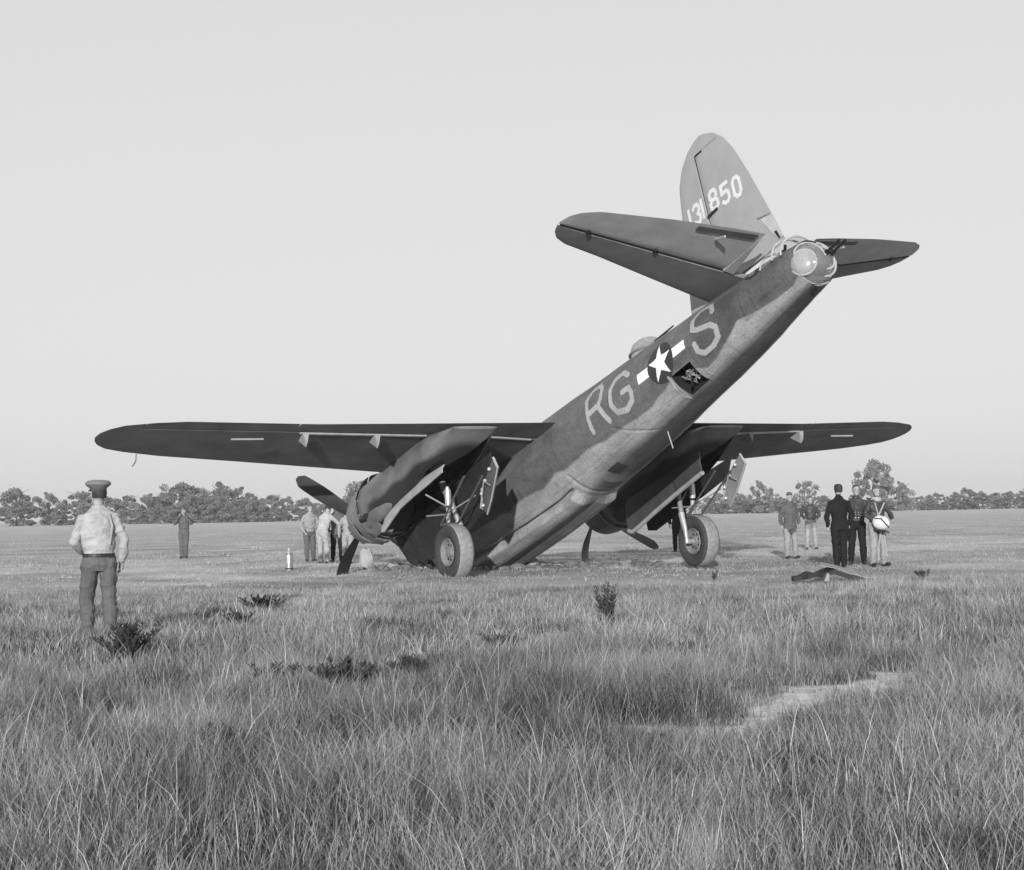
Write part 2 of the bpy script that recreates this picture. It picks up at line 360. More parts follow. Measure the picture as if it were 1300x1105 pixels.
def maskdecal(name, test, s0, s1, a0, a1, off, mt, step=.014, parent=bomber, label=None):
    """flat paint on the fuselage skin: little quads where test(s, arc) is true; arc = angle*0.95 m"""
    ns_ = int((s1-s0)/step); na = int(R(a1-a0)*.95/step)
    sv = np.linspace(s0, s1, ns_+1); av = np.linspace(a0, a1, na+1)
    sc, ac = np.meshgrid((sv[:-1]+sv[1:])/2, (av[:-1]+av[1:])/2, indexing='ij')
    k = test(sc, ac)
    SG, AG = np.meshgrid(sv, av, indexing='ij'); x, y, z = fus(SG, np.radians(AG), off)
    P = np.stack([7.5-x, y, z+DZ], -1).reshape(-1, 3); ix = np.arange(P.shape[0]).reshape(SG.shape)
    Fq = np.stack([ix[:-1, :-1], ix[1:, :-1], ix[1:, 1:], ix[:-1, 1:]], -1)[k]
    u, inv = np.unique(Fq, return_inverse=True)
    me = fastmesh(name, P[u], inv.reshape(-1, 4), mt, True)
    o = bpy.data.objects.new(name, me); COL.objects.link(o); o.parent = parent
    if label: o['label'] = label
    return o
def strokes(lines, wd):
    L = [np.array([(p[0], R(p[1])*.95) for p in l]) for l in lines]
    def t(s, a):
        q = np.stack([s, np.radians(a)*.95], -1); best = np.full(s.shape, 9.)
        for l in L:
            for i in range(len(l)-1):
                d = l[i+1]-l[i]; u = np.clip(((q-l[i])@d)/(d@d), 0, 1)
                best = np.minimum(best, np.hypot(*np.moveaxis(q-l[i]-u[..., None]*d, -1, 0)))
        wear = (vnoise(s*9, a*.18, 61) > .035)
        return (best < wd/2) & wear
    return t
maskdecal("letter", strokes([[(10.50, 108), (10.47, 84), (10.43, 66), (10.62, 55), (10.9, 55), (11.03, 63), (11.0, 76), (10.9, 83), (10.5, 86)], [(10.9, 84), (11.12, 109)]], .125), 10.2, 11.4, 45, 118, .005, lettr, label="painted code letter R")
maskdecal("letter", strokes([[(12.05, 72), (11.85, 63), (11.55, 65), (11.38, 75), (11.34, 93), (11.46, 107), (11.75, 112), (12.02, 106), (12.08, 97), (12.05, 90), (11.8, 89)]], .125), 11.1, 12.4, 50, 122, .005, lettr, label="painted code letter G")
maskdecal("letter", strokes([[(14.95, 71), (14.88, 57), (14.7, 51), (14.48, 51), (14.3, 61), (14.3, 77), (14.45, 83), (14.85, 90), (14.98, 99), (14.93, 114), (14.7, 120), (14.42, 120), (14.3, 112), (14.29, 100)]], .135), 14.1, 15.2, 42, 128, .005, lettr, label="painted code letter S")
ST = (13.17, 88.5)
def pinp(px, py, poly):
    c = np.zeros(px.shape, bool); n_ = len(poly)
    for i in range(n_):
        x1, y1 = poly[i]; x2, y2 = poly[(i+1) % n_]
        c ^= ((y1 > py) != (y2 > py)) & (px < (x2-x1)*(py-y1)/(y2-y1+1e-12)+x1)
    return c
star = [((.40 if k % 2 == 0 else .153)*math.sin(k*math.pi/5), (.40 if k % 2 == 0 else .153)*math.cos(k*math.pi/5)) for k in range(10)]
def loc_(s, a): return s-ST[0], -(np.radians(a-ST[1]))*.86
maskdecal("insignia_disc", lambda s, a: np.hypot(*loc_(s, a)) < .43, 12.5, 13.8, 50, 125, .005, disc)
maskdecal("insignia_star", lambda s, a: pinp(*loc_(s, a), star), 12.5, 13.8, 50, 125, .010, white)
maskdecal("insignia_bar", lambda s, a: (np.abs(s-12.565) < .2) & (np.abs(loc_(s, a)[1]) < .10) & (np.hypot(*loc_(s, a)) > .435), 12.2, 13.2, 70, 110, .005, white)
maskdecal("insignia_bar", lambda s, a: (np.abs(s-13.80) < .22) & (np.abs(loc_(s, a)[1]) < .10) & (np.hypot(*loc_(s, a)) > .435), 13.2, 14.2, 70, 110, .005, white)
maskdecal("access_patch", lambda s, a: s > 0, 9.9, 10.35, 155.5, 172, .006, disc, .05)

# waist hatch: dark recess with gun mount and loose metal
hp = [(13.30, 114), (13.97, 114), (13.97, 157), (13.30, 157)]
def inner(s, a, r=.55):
    zt, zb, w_ = [float(_sm(FS[:, 0], FS[:, i], np.array(s))) for i in (1, 2, 3)]
    return A(s, (w_*r)*math.sin(R(a)), (zt+zb)/2+((zt-zb)/2*r)*math.cos(R(a)))
mb = MB(); N = 8
rim = [fusp(13.30+.67*i/N, 114, -.01) for i in range(N)]+[fusp(13.97, 114+43*i/N, -.01) for i in range(N)]+[fusp(13.97-.67*i/N, 157, -.01) for i in range(N)]+[fusp(13.30, 157-43*i/N, -.01) for i in range(N)]
deep = [inner(13.2+.87*i/N, 100, .45) for i in range(N)]+[inner(14.07, 100+60*i/N, .45) for i in range(N)]+[inner(14.07-.87*i/N, 160, .45) for i in range(N)]+[inner(13.2, 160-60*i/N, .45) for i in range(N)]
mb.rings([rim, deep], cap=False); mb.add(deep, [tuple(range(len(deep)))])
hat = mb.build("waist_hatch", dark, bomber)
mb = MB(); mb.tube(rim+[rim[0]], .012, 6, False); mb.build("hatch_rim", olive, hat)
mb = MB(); c0 = fusp(13.5, 148, -.08)
for k in range(12):
    a_, b_ = inner(13.35+random.random()*.55, 122+random.random()*34, .80), inner(13.35+random.random()*.55, 122+random.random()*34, .84)
    mb.tube([a_, b_], .012+.012*random.random(), 6)
mb.build("gun_mount", steel, hat)
mb = MB(); mb.tube([inner(13.5, 140, .7), fusp(13.72, 140, .12)], .03, 8); mb.build("gun", gunm, hat)
mb = MB(); mb.prism([fusp(13.22, 112, .01), fusp(13.30, 112, .03), fusp(13.32, 135, .05), fusp(13.27, 158, .03), fusp(13.18, 150, .01), fusp(13.22, 130, .01)], (0, .012, 0)); mb.build("torn_skin", under, hat)

# small quarter windows / sight blister near the tail
def quad_patch(name, pts, off, mt, parent=bomber, th=.015):
    v = [fusp(s, a, off) for s, a in pts]; c = sum(v, Vector())/len(v); ctr = A(7.5-c.x, 0, .35)
    d = (c-ctr); d.x = 0; d.normalize(); mb = MB(); mb.prism(v, d*th); return mb.build(name, mt, parent)
tw = quad_patch("quarter_window", [(15.93, 50), (16.30, 42), (16.33, 60), (16.12, 62), (15.94, 55)], .004, disc)
quad_patch("pane", [(16.02, 52), (16.2, 48), (16.22, 56), (16.1, 58)], .021, glass, tw, .004)
quad_patch("frame_bar", [(16.08, 50), (16.10, 50), (16.20, 60), (16.18, 60)], .026, steel, tw, .01)

# ---- tail turret
can = empty("tail_gun_glazing", (0, 0, 0)); can.parent = bomber
mb = MB(); rg = []
def tgp(t, q, k=1.0): return A(17.26+.40*math.sin(t), .40*max(math.cos(t), .03)*math.sin(q)*k, .40+k*.40*max(math.cos(t), .03)*math.cos(q)-.05*math.sin(t))
for i in range(9): rg.append([tgp(i/8*math.pi/2, 2*math.pi*k/32) for k in range(32)])
mb.rings(rg, True); mb.build("dome", glass, can, True)
mb = MB(); mb.tube([tgp(0, 2*math.pi*k/32, 1.07) for k in range(33)], .022, 8, False); mb.build("glazing_ring", frame_m, can, True)
for t_ in (.62, 1.0):
    mb = MB(); mb.tube([tgp(t_, math.pi+math.pi*k/16, 1.03) for k in range(17)], .022, 6); mb.build("glazing_bar", frame_m, can)
mb = MB(); mb.tube([tgp(i/8*1.5, 0.25, 1.03) for i in range(9)], .016, 6); mb.build("glazing_bar", frame_m, can)
d0 = Vector((-.62, .78, .0)).normalized(); c0 = A(17.36, .30, .37)
mb = MB(); mb.lathe([(0, .235), (.03, .235), (.07, .20), (.10, .12), (.11, .01)], c0, d0, 28); mb.build("side_blister", glassmat("blister_perspex", .55, .45, .25), can, True)
mb = MB(); a0 = d0.cross(Vector((0, 0, 1))).normalized(); b0 = d0.cross(a0)
mb.tube([c0+.24*(math.cos(t)*a0+math.sin(t)*b0) for t in [2*math.pi*k/28 for k in range(29)]], .022, 8, False); mb.build("blister_ring", frame_m, can, True)
mb = MB(); mb.box(A(17.42, -.02, .38), (.3, .22, .46)); mb.build("gun_mounting", gunm, can, bevel=.03)
for yy in (-.02, -.16):
    mb = MB(); mb.tube([A(17.35, yy, .40), A(17.70, yy, .44)], .05, 8); mb.tube([A(17.70, yy, .44), A(18.05, yy-.02, .50)], .028, 8); mb.build("tail_gun", gunm, can)
# sighting canopy ahead of it on the top
mb = MB(); rg = []
for i in range(9):
    s = 16.42+.62*i/8; b_ = math.sin(math.pi*min(1, .12+.88*i/8)*.62+.1); ang = [(-62+124*k/14) for k in range(15)]
    rg.append([fusp(min(s, 17.29), q, .02+.20*b_*math.cos(R(q*1.2))) for q in ang])
mb.rings(rg, False, False); cn = mb.build("canopy_glass", glass, can, True)
for i in (0, 5, 8):
    mb = MB(); mb.tube(rg[i], .02, 6); mb.build("canopy_frame", frame_m, can)
for j_ in (3, 11):
    mb = MB(); mb.tube([r_[j_] for r_ in rg], .012, 6); mb.build("canopy_frame", frame_m, can)
mb = MB(); mb.ball(A(16.7, .12, .82), .13, 8); mb.tube([A(16.6, .1, .7), A(16.95, .25, .92)], .03, 8); mb.build("gun_sight", gunm, can)
mb = MB(); mb.tube([fusp(17.1, 176, .02), fusp(17.25, 178, .0)], .05, 8); mb.build("tail_bumper", gunm, bomber)

# ---- dorsal turret
td = empty("dorsal_turret", (0, 0, 0)); td.parent = bomber
mb = MB(); mb.lathe([(-.12, .42), (0, .41), (.12, .39), (.22, .33), (.30, .21), (.34, .04)], A(11.75, 0, 1.02), (0, 0, 1), 32); mb.build("turret_dome", glassmat("turret_perspex", .28, .6, .3), td, True)
mb = MB(); mb.tube([A(11.75+.42*math.cos(t), .42*math.sin(t), 1.04) for t in [2*math.pi*k/32 for k in range(33)]], .03, 8, False); mb.build("turret_ring", olive, td)
mb = MB(); mb.box(A(11.75, 0, 1.08), (.35, .36, .3)); mb.build("turret_mount", steel, td, bevel=.04)
for yy in (-.10, .06):
    mb = MB(); mb.tube([A(11.95, yy, 1.13), A(12.3, yy, 1.14), A(12.85, yy, 1.16)], [.035, .026, .016], 8); mb.build("turret_gun", gunm, td)
mb = MB(); mb.tube([fusp(11.95, 172, 0), A(11.9, .05, -1.18)], .012, 6); mb.build("whip_aerial", metal, bomber)

# ---- lifting surfaces
def airfoil(t):                                        # half thickness as a fraction of chord*ratio
    t = min(max(t, 0), 1); return 2.6*(.2969*math.sqrt(t)-.126*t-.3516*t*t+.2843*t**3-.1036*t**4)*1.9
def surface(name, LE, TE, ths, place, span, c0, c1, mt, nch=14, up_r=1.0, lo_r=.6, parent=bomber, cut0=None, cut1=None, nsp=40, shrink=0, label=None, geom=None):
    """LE/TE: tables (span, s); between chord lines c0(sp), c1(sp) given as s positions; place(s, span, h) -> point"""
    mb = MB(); rg = []
    for i in range(nsp+1):
        u = i/nsp; sp = span[0]+(span[1]-span[0])*(1-(1-u)**1.8 if span[2] else u)
        le = float(np.interp(sp, LE[:, 0], LE[:, 1])); te = float(np.interp(sp, TE[:, 0], TE[:, 1])); ch = max(te-le, .02)
        a = le if c0 is None else max(c0(sp), le); b = te if c1 is None else min(c1(sp), te)
        if cut1: b = min(b, cut1(sp))
        b = max(b, a+.01); top = []; bot = []
        for k in range(nch+1):
            t = k/nch; t = t*t*(3-2*t) if c0 is None else t
            s = a+(b-a)*t; h = airfoil((s-le)/ch)*ths*ch
            if c0 is not None and k == 0: h *= .35
            if c0 is not None and k == 1: h *= .92
            top.append(place(s, sp, h*up_r)); bot.append(place(s, sp, -h*lo_r))
        rg.append(top+bot[::-1])
    mb.rings(rg, True); return mb.build(name, mt, parent, True, label=label)
WLE = np.array([(0, 5.38), (.8, 5.45), (3.78, 5.82), (7.4, 6.32), (9.2, 6.55), (10.0, 6.74), (10.4, 6.90), (10.6, 7.10), (10.70, 7.3), (10.74, 7.5)])
WTE = np.array([(0, 9.25), (.8, 9.21), (6.35, 8.62), (9.1, 8.52), (9.72, 8.40), (10.3, 8.20), (10.55, 7.98), (10.70, 7.74), (10.74, 7.5)])
hinge = lambda sp: 8.36-.03*sp-.22*max(0, (2.2-sp)/2.2)
for sg in (1, -1):
    pl = lambda s, sp, h, sg=sg: A(s, sg*sp*(1 if sg == 1 else .993), .42+(.037 if sg == 1 else .033)*sp+h)
    th = .047
    surface("wing", WLE, WTE, th, pl, (0, 6.75, False), None, lambda sp: hinge(sp)-.015, wingu, nsp=24, up_r=1.5, lo_r=.55, label=None)
    surface("outer_wing", WLE, WTE, th, pl, (6.75, 9.90, False), None, lambda sp: hinge(sp)-.01, wingu, nsp=24, up_r=1.5, lo_r=.55)
    surface("wing_tip", WLE, WTE, th, pl, (9.90, 10.74, True), None, None, wingu, nsp=24, up_r=1.5, lo_r=.55)
    fl = surface("flap", WLE, WTE, th, pl, (1.02, 6.74, False), lambda sp: hinge(sp)+.015, None, wingu, nch=8, nsp=16, up_r=1.5, lo_r=.62)
    surface("aileron", WLE, WTE, th, pl, (6.76, 9.89, False), lambda sp: hinge(sp)+.012, None, wingu, nch=8, nsp=16, up_r=1.5, lo_r=.6)
    for y0, y1 in ((1.15, 2.35), (3.75, 6.62)):
        mb = MB(); P = [pl(hinge(q)-.035, q, -.055*airfoil(.77)*.9*(3.7-.13*q)*.9-.018) for q in np.linspace(y0, y1, 12)]
        mb.rings([[p, p+Vector((-.055, 0, .0)), p+Vector((-.055, 0, .03)), p+Vector((0, 0, .03))] for p in P])
        mb.build("slot_light_strip", metal, fl)  # bright strip added for sunlight on the flap slot edge
    for q in (4.95, 6.55):                               # flap hinge fairings
        mb = MB(); b0 = pl(hinge(q), q, -.1); 
        mb.add([b0+Vector((.32, 0, .02)), b0+Vector((-.15, .07, .02)), b0+Vector((-.15, -.07, .02)), b0+Vector((-.03, .0, -.26)), b0+Vector((-.15, 0, -.2))], [(0, 1, 3), (0, 3, 2), (1, 4, 3), (2, 3, 4), (1, 2, 4), (0, 2, 1)])
        mb.build("hinge_fairing", under, fl)
    if sg == 1:
        mb = MB(); p = pl(6.62, 9.68, -.05); mb.tube([p+Vector((-.05, 0, .03)), p+Vector((.06, 0, -.09)), p+Vector((.32, 0, -.10))], .016, 6); mb.build("pitot_tube", steel, bomber)
    mb = MB(); p = pl(8.05, 7.9, -.16); mb.tube([p+Vector((0, -.5, 0)), p+Vector((0, .2, 0))], .02, 6); mb.build("aileron_rod", metal, bomber)

# fin and rudder (surface span = height)
FLE = np.array([(.9, 13.42), (1.2, 13.46), (2.89, 13.83), (3.5, 13.95), (3.71, 14.0), (4.04, 14.22), (4.26, 14.52), (4.36, 14.8), (4.385, 15.0)])
FTE = np.array([(.9, 16.8), (1.2, 16.72), (1.75, 16.55), (2.29, 16.38), (2.91, 16.18), (3.58, 15.92), (3.96, 15.7), (4.21, 15.43), (4.34, 15.16), (4.385, 15.0)])
plf = lambda s, sp, h: A(s, h, sp)
FT = .040
fh = lambda sp: 14.72
surface("fin", FLE, FTE, FT, plf, (.85, 4.06, False), None, lambda sp: fh(sp)-.012, fabric, nsp=30, up_r=1, lo_r=1)
surface("rudder", FLE, FTE, FT, plf, (1.16, 4.052, False), lambda sp: fh(sp)+.012, None, fabric, nch=12, nsp=40, up_r=1, lo_r=1)
surface("fin_tip", FLE, FTE, FT, plf, (4.062, 4.385, True), None, None, fabric, nch=14, nsp=24, up_r=1, lo_r=1)
mb = MB(); mb.box(A(14.72, 0, 2.5), (.04, .03, 3.1)); mb.build("rudder_hinge_line", dark, bomber)
def findecal(name, pts, mt, th=.010, off=.006):
    """strip painted/fixed on the port face of the fin"""
    mb = MB()
    def P(s, z):
        le = float(np.interp(z, FLE[:, 0], FLE[:, 1])); te = float(np.interp(z, FTE[:, 0], FTE[:, 1])); ch = te-le
        return A(s, airfoil((s-le)/ch)*FT*ch+off, z)
    for q in pts: mb.prism([P(*a) for a in q], (0, th, 0))
    return mb.build(name, mt, bomber)
DIG = {'1': [[(.0, .17), (.0, -.17)]], '3': [[(-.08, .13), (-.03, .17), (.05, .17), (.09, .12), (.09, .05), (.03, 0), (.09, -.05), (.09, -.12), (.05, -.17), (-.03, -.17), (-.08, -.13)]],
 '8': [[(-.04, 0), (-.09, .05), (-.09, .13), (-.04, .17), (.04, .17), (.09, .13), (.09, .05), (.04, 0), (-.04, 0), (-.10, -.05), (-.10, -.13), (-.05, -.17), (.05, -.17), (.10, -.13), (.10, -.05), (.04, 0)]],
 '5': [[(.09, .17), (-.08, .17), (-.09, .02), (.04, .03), (.09, -.02), (.09, -.12), (.04, -.17), (-.04, -.17), (-.09, -.13)]],
 '0': [[(-.09, .11), (-.04, .17), (.04, .17), (.09, .11), (.09, -.11), (.04, -.17), (-.04, -.17), (-.09, -.11), (-.09, .11)]]}
numw = mat("faded_number_paint", .62, .7, .1, 6)
for ch, s, z in (('1', 14.17, 2.92), ('3', 14.42, 2.91), ('1', 14.63, 2.92), ('8', 15.03, 2.92), ('5', 15.40, 2.86), ('0', 15.77, 2.81)):
    q = []
    for l in DIG[ch]:
        for i in range(len(l)-1):
            a = Vector((l[i][0], l[i][1])); b_ = Vector((l[i+1][0], l[i+1][1])); d = (b_-a).normalized()*.036; nn = Vector((-d.y, d.x))
            a = a-d*.8; b_ = b_+d*.8
            q.append([(s+p.x*1.15, z+p.y*1.12) for p in (a+nn, b_+nn, b_-nn, a-nn)])
    o = findecal("tail_number", q, numw, .002); o['label'] = "painted number "+ch
findecal("rudder_balance_gap", [[(14.78, 4.02), (15.0, 4.02), (15.0, 4.055), (14.78, 4.055)]], dark)
findecal("rudder_hinge_bracket", [[(14.76, 2.64), (15.08, 2.66), (15.10, 2.71), (14.76, 2.69)]], dark, .03)
findecal("rudder_hinge_bracket", [[(16.14, 1.90), (16.5, 1.83), (16.5, 1.86), (16.14, 1.93)]], steel, .02)
findecal("rudder_tab", [[(16.20, 1.86), (16.50, 1.83), (16.70, 1.27), (16.54, 1.27)]], elevp, .008)
findecal("tab_rod", [[(16.5, 1.45), (16.56, 1.45), (16.62, 1.28), (16.58, 1.27)]], dark, .02)

# tailplane and elevators
TLE = np.array([(0, 14.15), (.6, 14.32), (3.1, 15.05), (3.9, 15.25), (4.15, 15.4), (4.3, 15.62), (4.37, 15.9)])
TTE = np.array([(0, 16.95), (1.2, 16.9), (2.5, 16.76), (3.85, 16.52), (4.15, 16.36), (4.3, 16.18), (4.37, 15.9)])
th_ = lambda sp: 15.40+.105*sp
for sg in (1, -1):
    plt_ = lambda s, sp, h, sg=sg: A(s-(0 if sg == 1 else .07*sp), sg*sp*(1 if sg == 1 else .972), 1.06+(.1405 if sg == 1 else .132)*sp+h)
    surface("tailplane", TLE, TTE, .040, plt_, (0, 4.37, True), None, lambda sp: th_(sp)-.03, stabp, nsp=36, up_r=1, lo_r=1)
    el = surface("elevator", TLE, TTE, .040, plt_, (.62, 4.36, True), lambda sp: th_(sp)+.03+1.45*max(0, (1.0-sp)/.62*.0), None, elevp, nch=12, nsp=36, up_r=1, lo_r=1)
    # inner end of the elevator runs aslant: a triangular piece fills it towards the fuselage
    mb = MB(); mb.prism([plt_(15.46, .36, -.06), plt_(15.50, .62, -.06), plt_(16.85, .62, -.01), ], (0, 0, .06)); mb.build("elevator_root", elevp, el)
    mb = MB(); mb.prism([plt_(th_(.4)-.03, .4, -.02), plt_(th_(4.3)-.03, 4.3, -.01), plt_(th_(4.3)+.03, 4.3, -.01), plt_(th_(.4)+.03, .4, -.02)], (0, 0, .03)); mb.build("elevator_gap", dark, el)
    mb = MB(); mb.prism([plt_(16.70, .75, -.035), plt_(16.62, 1.95, -.035), plt_(16.76, 1.95, -.03), plt_(16.88, .75, -.03)], (0, 0, .02)); mb.build("trim_tab", wingu, el)
    mb = MB(); p = plt_(16.5, 1.45, -.05); mb.tube([p, p+Vector((-.28, 0, -.09))], .022, 6); mb.build("tab_rod", metal, el)
    for q in (3.75, 2.25):
        mb = MB(); p = plt_(th_(q)+.06, q, -.07); mb.box(p+Vector((0, 0, .02)), (.14, .04, .05)); mb.build("elevator_hinge", gunm, el, bevel=.01)

# ---- nacelles, engines, gear
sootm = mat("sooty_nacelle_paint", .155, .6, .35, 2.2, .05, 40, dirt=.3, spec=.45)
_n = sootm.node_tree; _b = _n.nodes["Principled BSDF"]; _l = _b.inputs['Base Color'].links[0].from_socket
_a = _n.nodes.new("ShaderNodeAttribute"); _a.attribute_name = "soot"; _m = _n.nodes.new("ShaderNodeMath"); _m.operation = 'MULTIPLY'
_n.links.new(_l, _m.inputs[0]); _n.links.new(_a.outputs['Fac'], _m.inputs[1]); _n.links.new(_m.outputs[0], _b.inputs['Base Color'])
def nacelle(Y):
    sg = 1 if Y > 0 else -1
    def P(s, dy, z): return A(s, Y+sg*dy, z)           # dy positive = outboard
    prof = [(4.55, .10, .67, .68), (5.2, .07, .70, .72), (6.2, .05, .70, .70), (7.2, .06, .69, .66), (8.2, .12, .67, .50), (8.8, .17, .62, .30), (9.3, .20, .57, .13), (9.55, .21, .53, .03)]
    pr = np.array(prof); mb = MB(); rg = []
    NR = 84; q = np.linspace(4.55, 9.55, 90)
    for s in q:
        zc, ry, rz = [float(_sm(pr[:, 0], pr[:, i], s)) for i in (1, 2, 3)]; ring = []
        for k in range(NR):
            t = 2*math.pi*k/NR; c_, s_ = math.cos(t), math.sin(t)
            e = .86; yy = ry*math.copysign(abs(s_)**e, s_); zz = rz*math.copysign(abs(c_)**e, c_)
            ring.append(P(s, yy, zc+zz))
        rg.append(ring)
    mb.rings(rg, True)
    # the gear bay is open: leave out the faces underneath between the doors
    keep = []
    for fi, f in enumerate(mb.f):
        if len(f) == 4:
            i, k = divmod(fi, NR); sm_ = (q[i]+q[i+1])/2; c_ = math.cos(2*math.pi*(k+.5)/NR)
            tt = 2*math.pi*(k+.5)/NR; pw_ = math.sin(tt)*(1 if sg == 1 else 1)*sg  # +1 = port edge
            if 5.0 < sm_ < 8.75-.75*pw_ and c_ < -.62: continue
        keep.append(f)
    mb.f = keep
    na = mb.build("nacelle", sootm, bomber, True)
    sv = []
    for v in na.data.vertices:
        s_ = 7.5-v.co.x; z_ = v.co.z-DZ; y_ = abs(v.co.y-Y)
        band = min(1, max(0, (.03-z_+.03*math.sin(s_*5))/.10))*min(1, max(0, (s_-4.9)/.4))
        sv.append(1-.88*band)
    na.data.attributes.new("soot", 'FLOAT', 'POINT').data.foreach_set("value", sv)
    mb = MB(); rg2 = []
    for s in np.linspace(4.9, 9.45, 14):                  # dark lining of the bay
        zc, ry, rz = [float(_sm(pr[:, 0], pr[:, i], s)) for i in (1, 2, 3)]
        rg2.append([P(s, ry*.88*math.sin(t), zc+rz*.72*math.cos(t)) for t in [R(-128+256*k/16) for k in range(17)]])
    mb.rings(rg2, False, False); bay = mb.build("wheel_bay", dark, na)
    mb = MB()
    for s in np.linspace(5.2, 9.2, 9):
        zc, ry, rz = [float(_sm(pr[:, 0], pr[:, i], s)) for i in (1, 2, 3)]
        mb.tube([P(s, ry*.84*math.sin(t), zc+rz*.68*math.cos(t)) for t in [R(-125+250*k/10) for k in range(11)]], .018, 5)
    mb.build("bay_ribs", gunm, na)
    # cowling
    mb = MB(); mb.lathe([(0.02, .50), (-.03, .56), (0, .61), (.10, .665), (.3, .70), (.6, .715), (.86, .70), (.86, .66), (.3, .64), (.06, .56), (.02, .50)], P(3.70, 0, .13), (-1, 0, 0), 40)
    cw = mb.build("cowling", cowlp, bomber, True)
    for k in range(14):                                  # cowl flaps, slightly open
        t0 = 2*math.pi*(k+.06)/14; t1 = 2*math.pi*(k+.94)/14; mb = MB(); rg = []
        for s, r_ in ((4.46, .70), (4.72, .80)):
            o_ = [P(s, r_*math.sin(t0+(t1-t0)*j/4), .13+r_*math.cos(t0+(t1-t0)*j/4)) for j in range(5)]
            i_ = [P(s, (r_-.015)*math.sin(t0+(t1-t0)*j/4), .13+(r_-.015)*math.cos(t0+(t1-t0)*j/4)) for j in range(5)][::-1]
            rg.append(o_+i_)
        mb.rings(rg, True); mb.build("cowl_flap", cowlp, cw)
    # intake and exhaust humps
    mb = MB(); mb.rings([[P(s, .56+.16*f_*math.sin(t), -.30+.20*f_*math.cos(t)) for t in [2*math.pi*k/14 for k in range(14)]] for s, f_ in ((4.62, .55), (4.9, .95), (5.4, 1), (6.0, .7), (6.5, .1))]); mb.build("exhaust_fairing", cowlp, na, True)
    mb = MB(); mb.tube([P(4.75, .70, -.22), P(5.1, .74, -.26)], .09, 10); mb.build("exhaust_pipe", gunm, na)
    # engine
    mb = MB(); mb.lathe([(0, .05), (0, .20), (.25, .26), (.6, .30), (.9, .30), (.9, .05)], P(3.55, 0, .13), (-1, 0, 0), 20)
    for k in range(9):
        t = 2*math.pi*k/9; mb.tube([P(3.98, .25*math.sin(t), .13+.25*math.cos(t)), P(3.98, .60*math.sin(t), .13+.60*math.cos(t))], .10, 8)
    mb.build("engine", gunm, bomber)
    # propeller
    pr_ = empty("propeller", (0, 0, 0)); pr_.parent = bomber
    mb = MB(); mb.lathe([(-.42, .02), (-.38, .10), (-.2, .17), (0, .19), (.1, .19), (.1, .02)], P(3.42, 0, .13), (-1, 0, 0), 20, True); mb.build("hub", gunm, pr_, True)
    base = R(36) if sg == 1 else R(-61)
    for k in range(4):
        t = base+k*math.pi/2; dr = Vector((0, math.cos(t), math.sin(t))); rg = []; pc = A(3.42, Y, .13)
        side = dr.cross(Vector((1, 0, 0)))
        hw = toworld(pc+dr*2.05).z; bend = 0
        mb = MB()
        for i in range(15):
            u = i/14; r_ = .16+1.84*u; wd = .075+.105*math.sin(min(1, u*1.25)*math.pi*.62); 
            if u > .86: wd *= math.sqrt(max(0, 1-((u-.86)/.145)**2))+.03
            tw = R(52-38*u); p = pc+dr*r_; z_ = toworld(p).z
            if hw < 0 and r_ > .9: p = p+Vector((-.55*(r_-.9)**1.6, 0, 0))   # blades that struck the ground curl aft
            cd = side*math.cos(tw)+Vector((1, 0, 0))*math.sin(tw); nn = cd.cross(dr)
            tk = .045*(1-u)+.012
            rg.append([p+cd*wd, p+nn*tk*.7+cd*wd*.4, p+nn*tk*.7-cd*wd*.4, p-cd*wd, p-nn*tk*.3-cd*wd*.4, p-nn*tk*.3+cd*wd*.4])
        mb.rings(rg, True); mb.build("blade", blackp, pr_, True)
    # gear doors: the outboard one and the inboard one
    def door(name, top, bot, mt_out, mt_in, th=.025, label=None):
        a = [Vector(p) for p in top]; c = [Vector(p) for p in bot]; d = (c[0]-a[0]).cross(a[-1]-a[0]).normalized()*th
        mb = MB(); n_ = len(a)
        rg = [[a[i], c[i], c[i]+d, a[i]+d] for i in range(n_)]; mb.rings(rg, True)
        o = mb.build(name, mt_out, na, label=label); o.data.materials.append(mt_in)
        for p in o.data.polygons:
            if p.normal.dot(d) * DIRN[0] > 0: p.material_index = 1
        return o
    n_ = 10
    DIRN = [0]
    Pt = lambda s, y, z: A(s, Y+y, z)
    # port-side door: its sunlit outer face shows as a long pale strip
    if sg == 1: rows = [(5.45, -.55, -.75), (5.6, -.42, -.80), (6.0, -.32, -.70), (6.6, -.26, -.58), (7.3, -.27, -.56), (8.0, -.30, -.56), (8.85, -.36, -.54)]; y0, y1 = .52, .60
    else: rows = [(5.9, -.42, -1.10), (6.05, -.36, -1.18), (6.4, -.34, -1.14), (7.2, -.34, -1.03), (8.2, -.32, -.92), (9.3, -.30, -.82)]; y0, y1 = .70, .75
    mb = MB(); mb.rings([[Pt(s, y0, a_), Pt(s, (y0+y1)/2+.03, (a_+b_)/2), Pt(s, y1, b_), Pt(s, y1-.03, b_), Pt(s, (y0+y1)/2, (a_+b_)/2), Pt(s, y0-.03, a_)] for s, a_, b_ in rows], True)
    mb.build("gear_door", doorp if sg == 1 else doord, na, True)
    if sg == -1:
        mb = MB(); mb.tube([Pt(s, y1-.015, b_) for s, a_, b_ in rows], .055, 8); mb.build("painted_sunlit_strip", doorp, na, True)  # pale tube along the lower edge stands in for sunlight on the door
    else:
        mb = MB(); mb.tube([Pt(s, .60, -.22) for s in (5.6, 8.9)], .03, 6); mb.build("door_hinge", gunm, na)
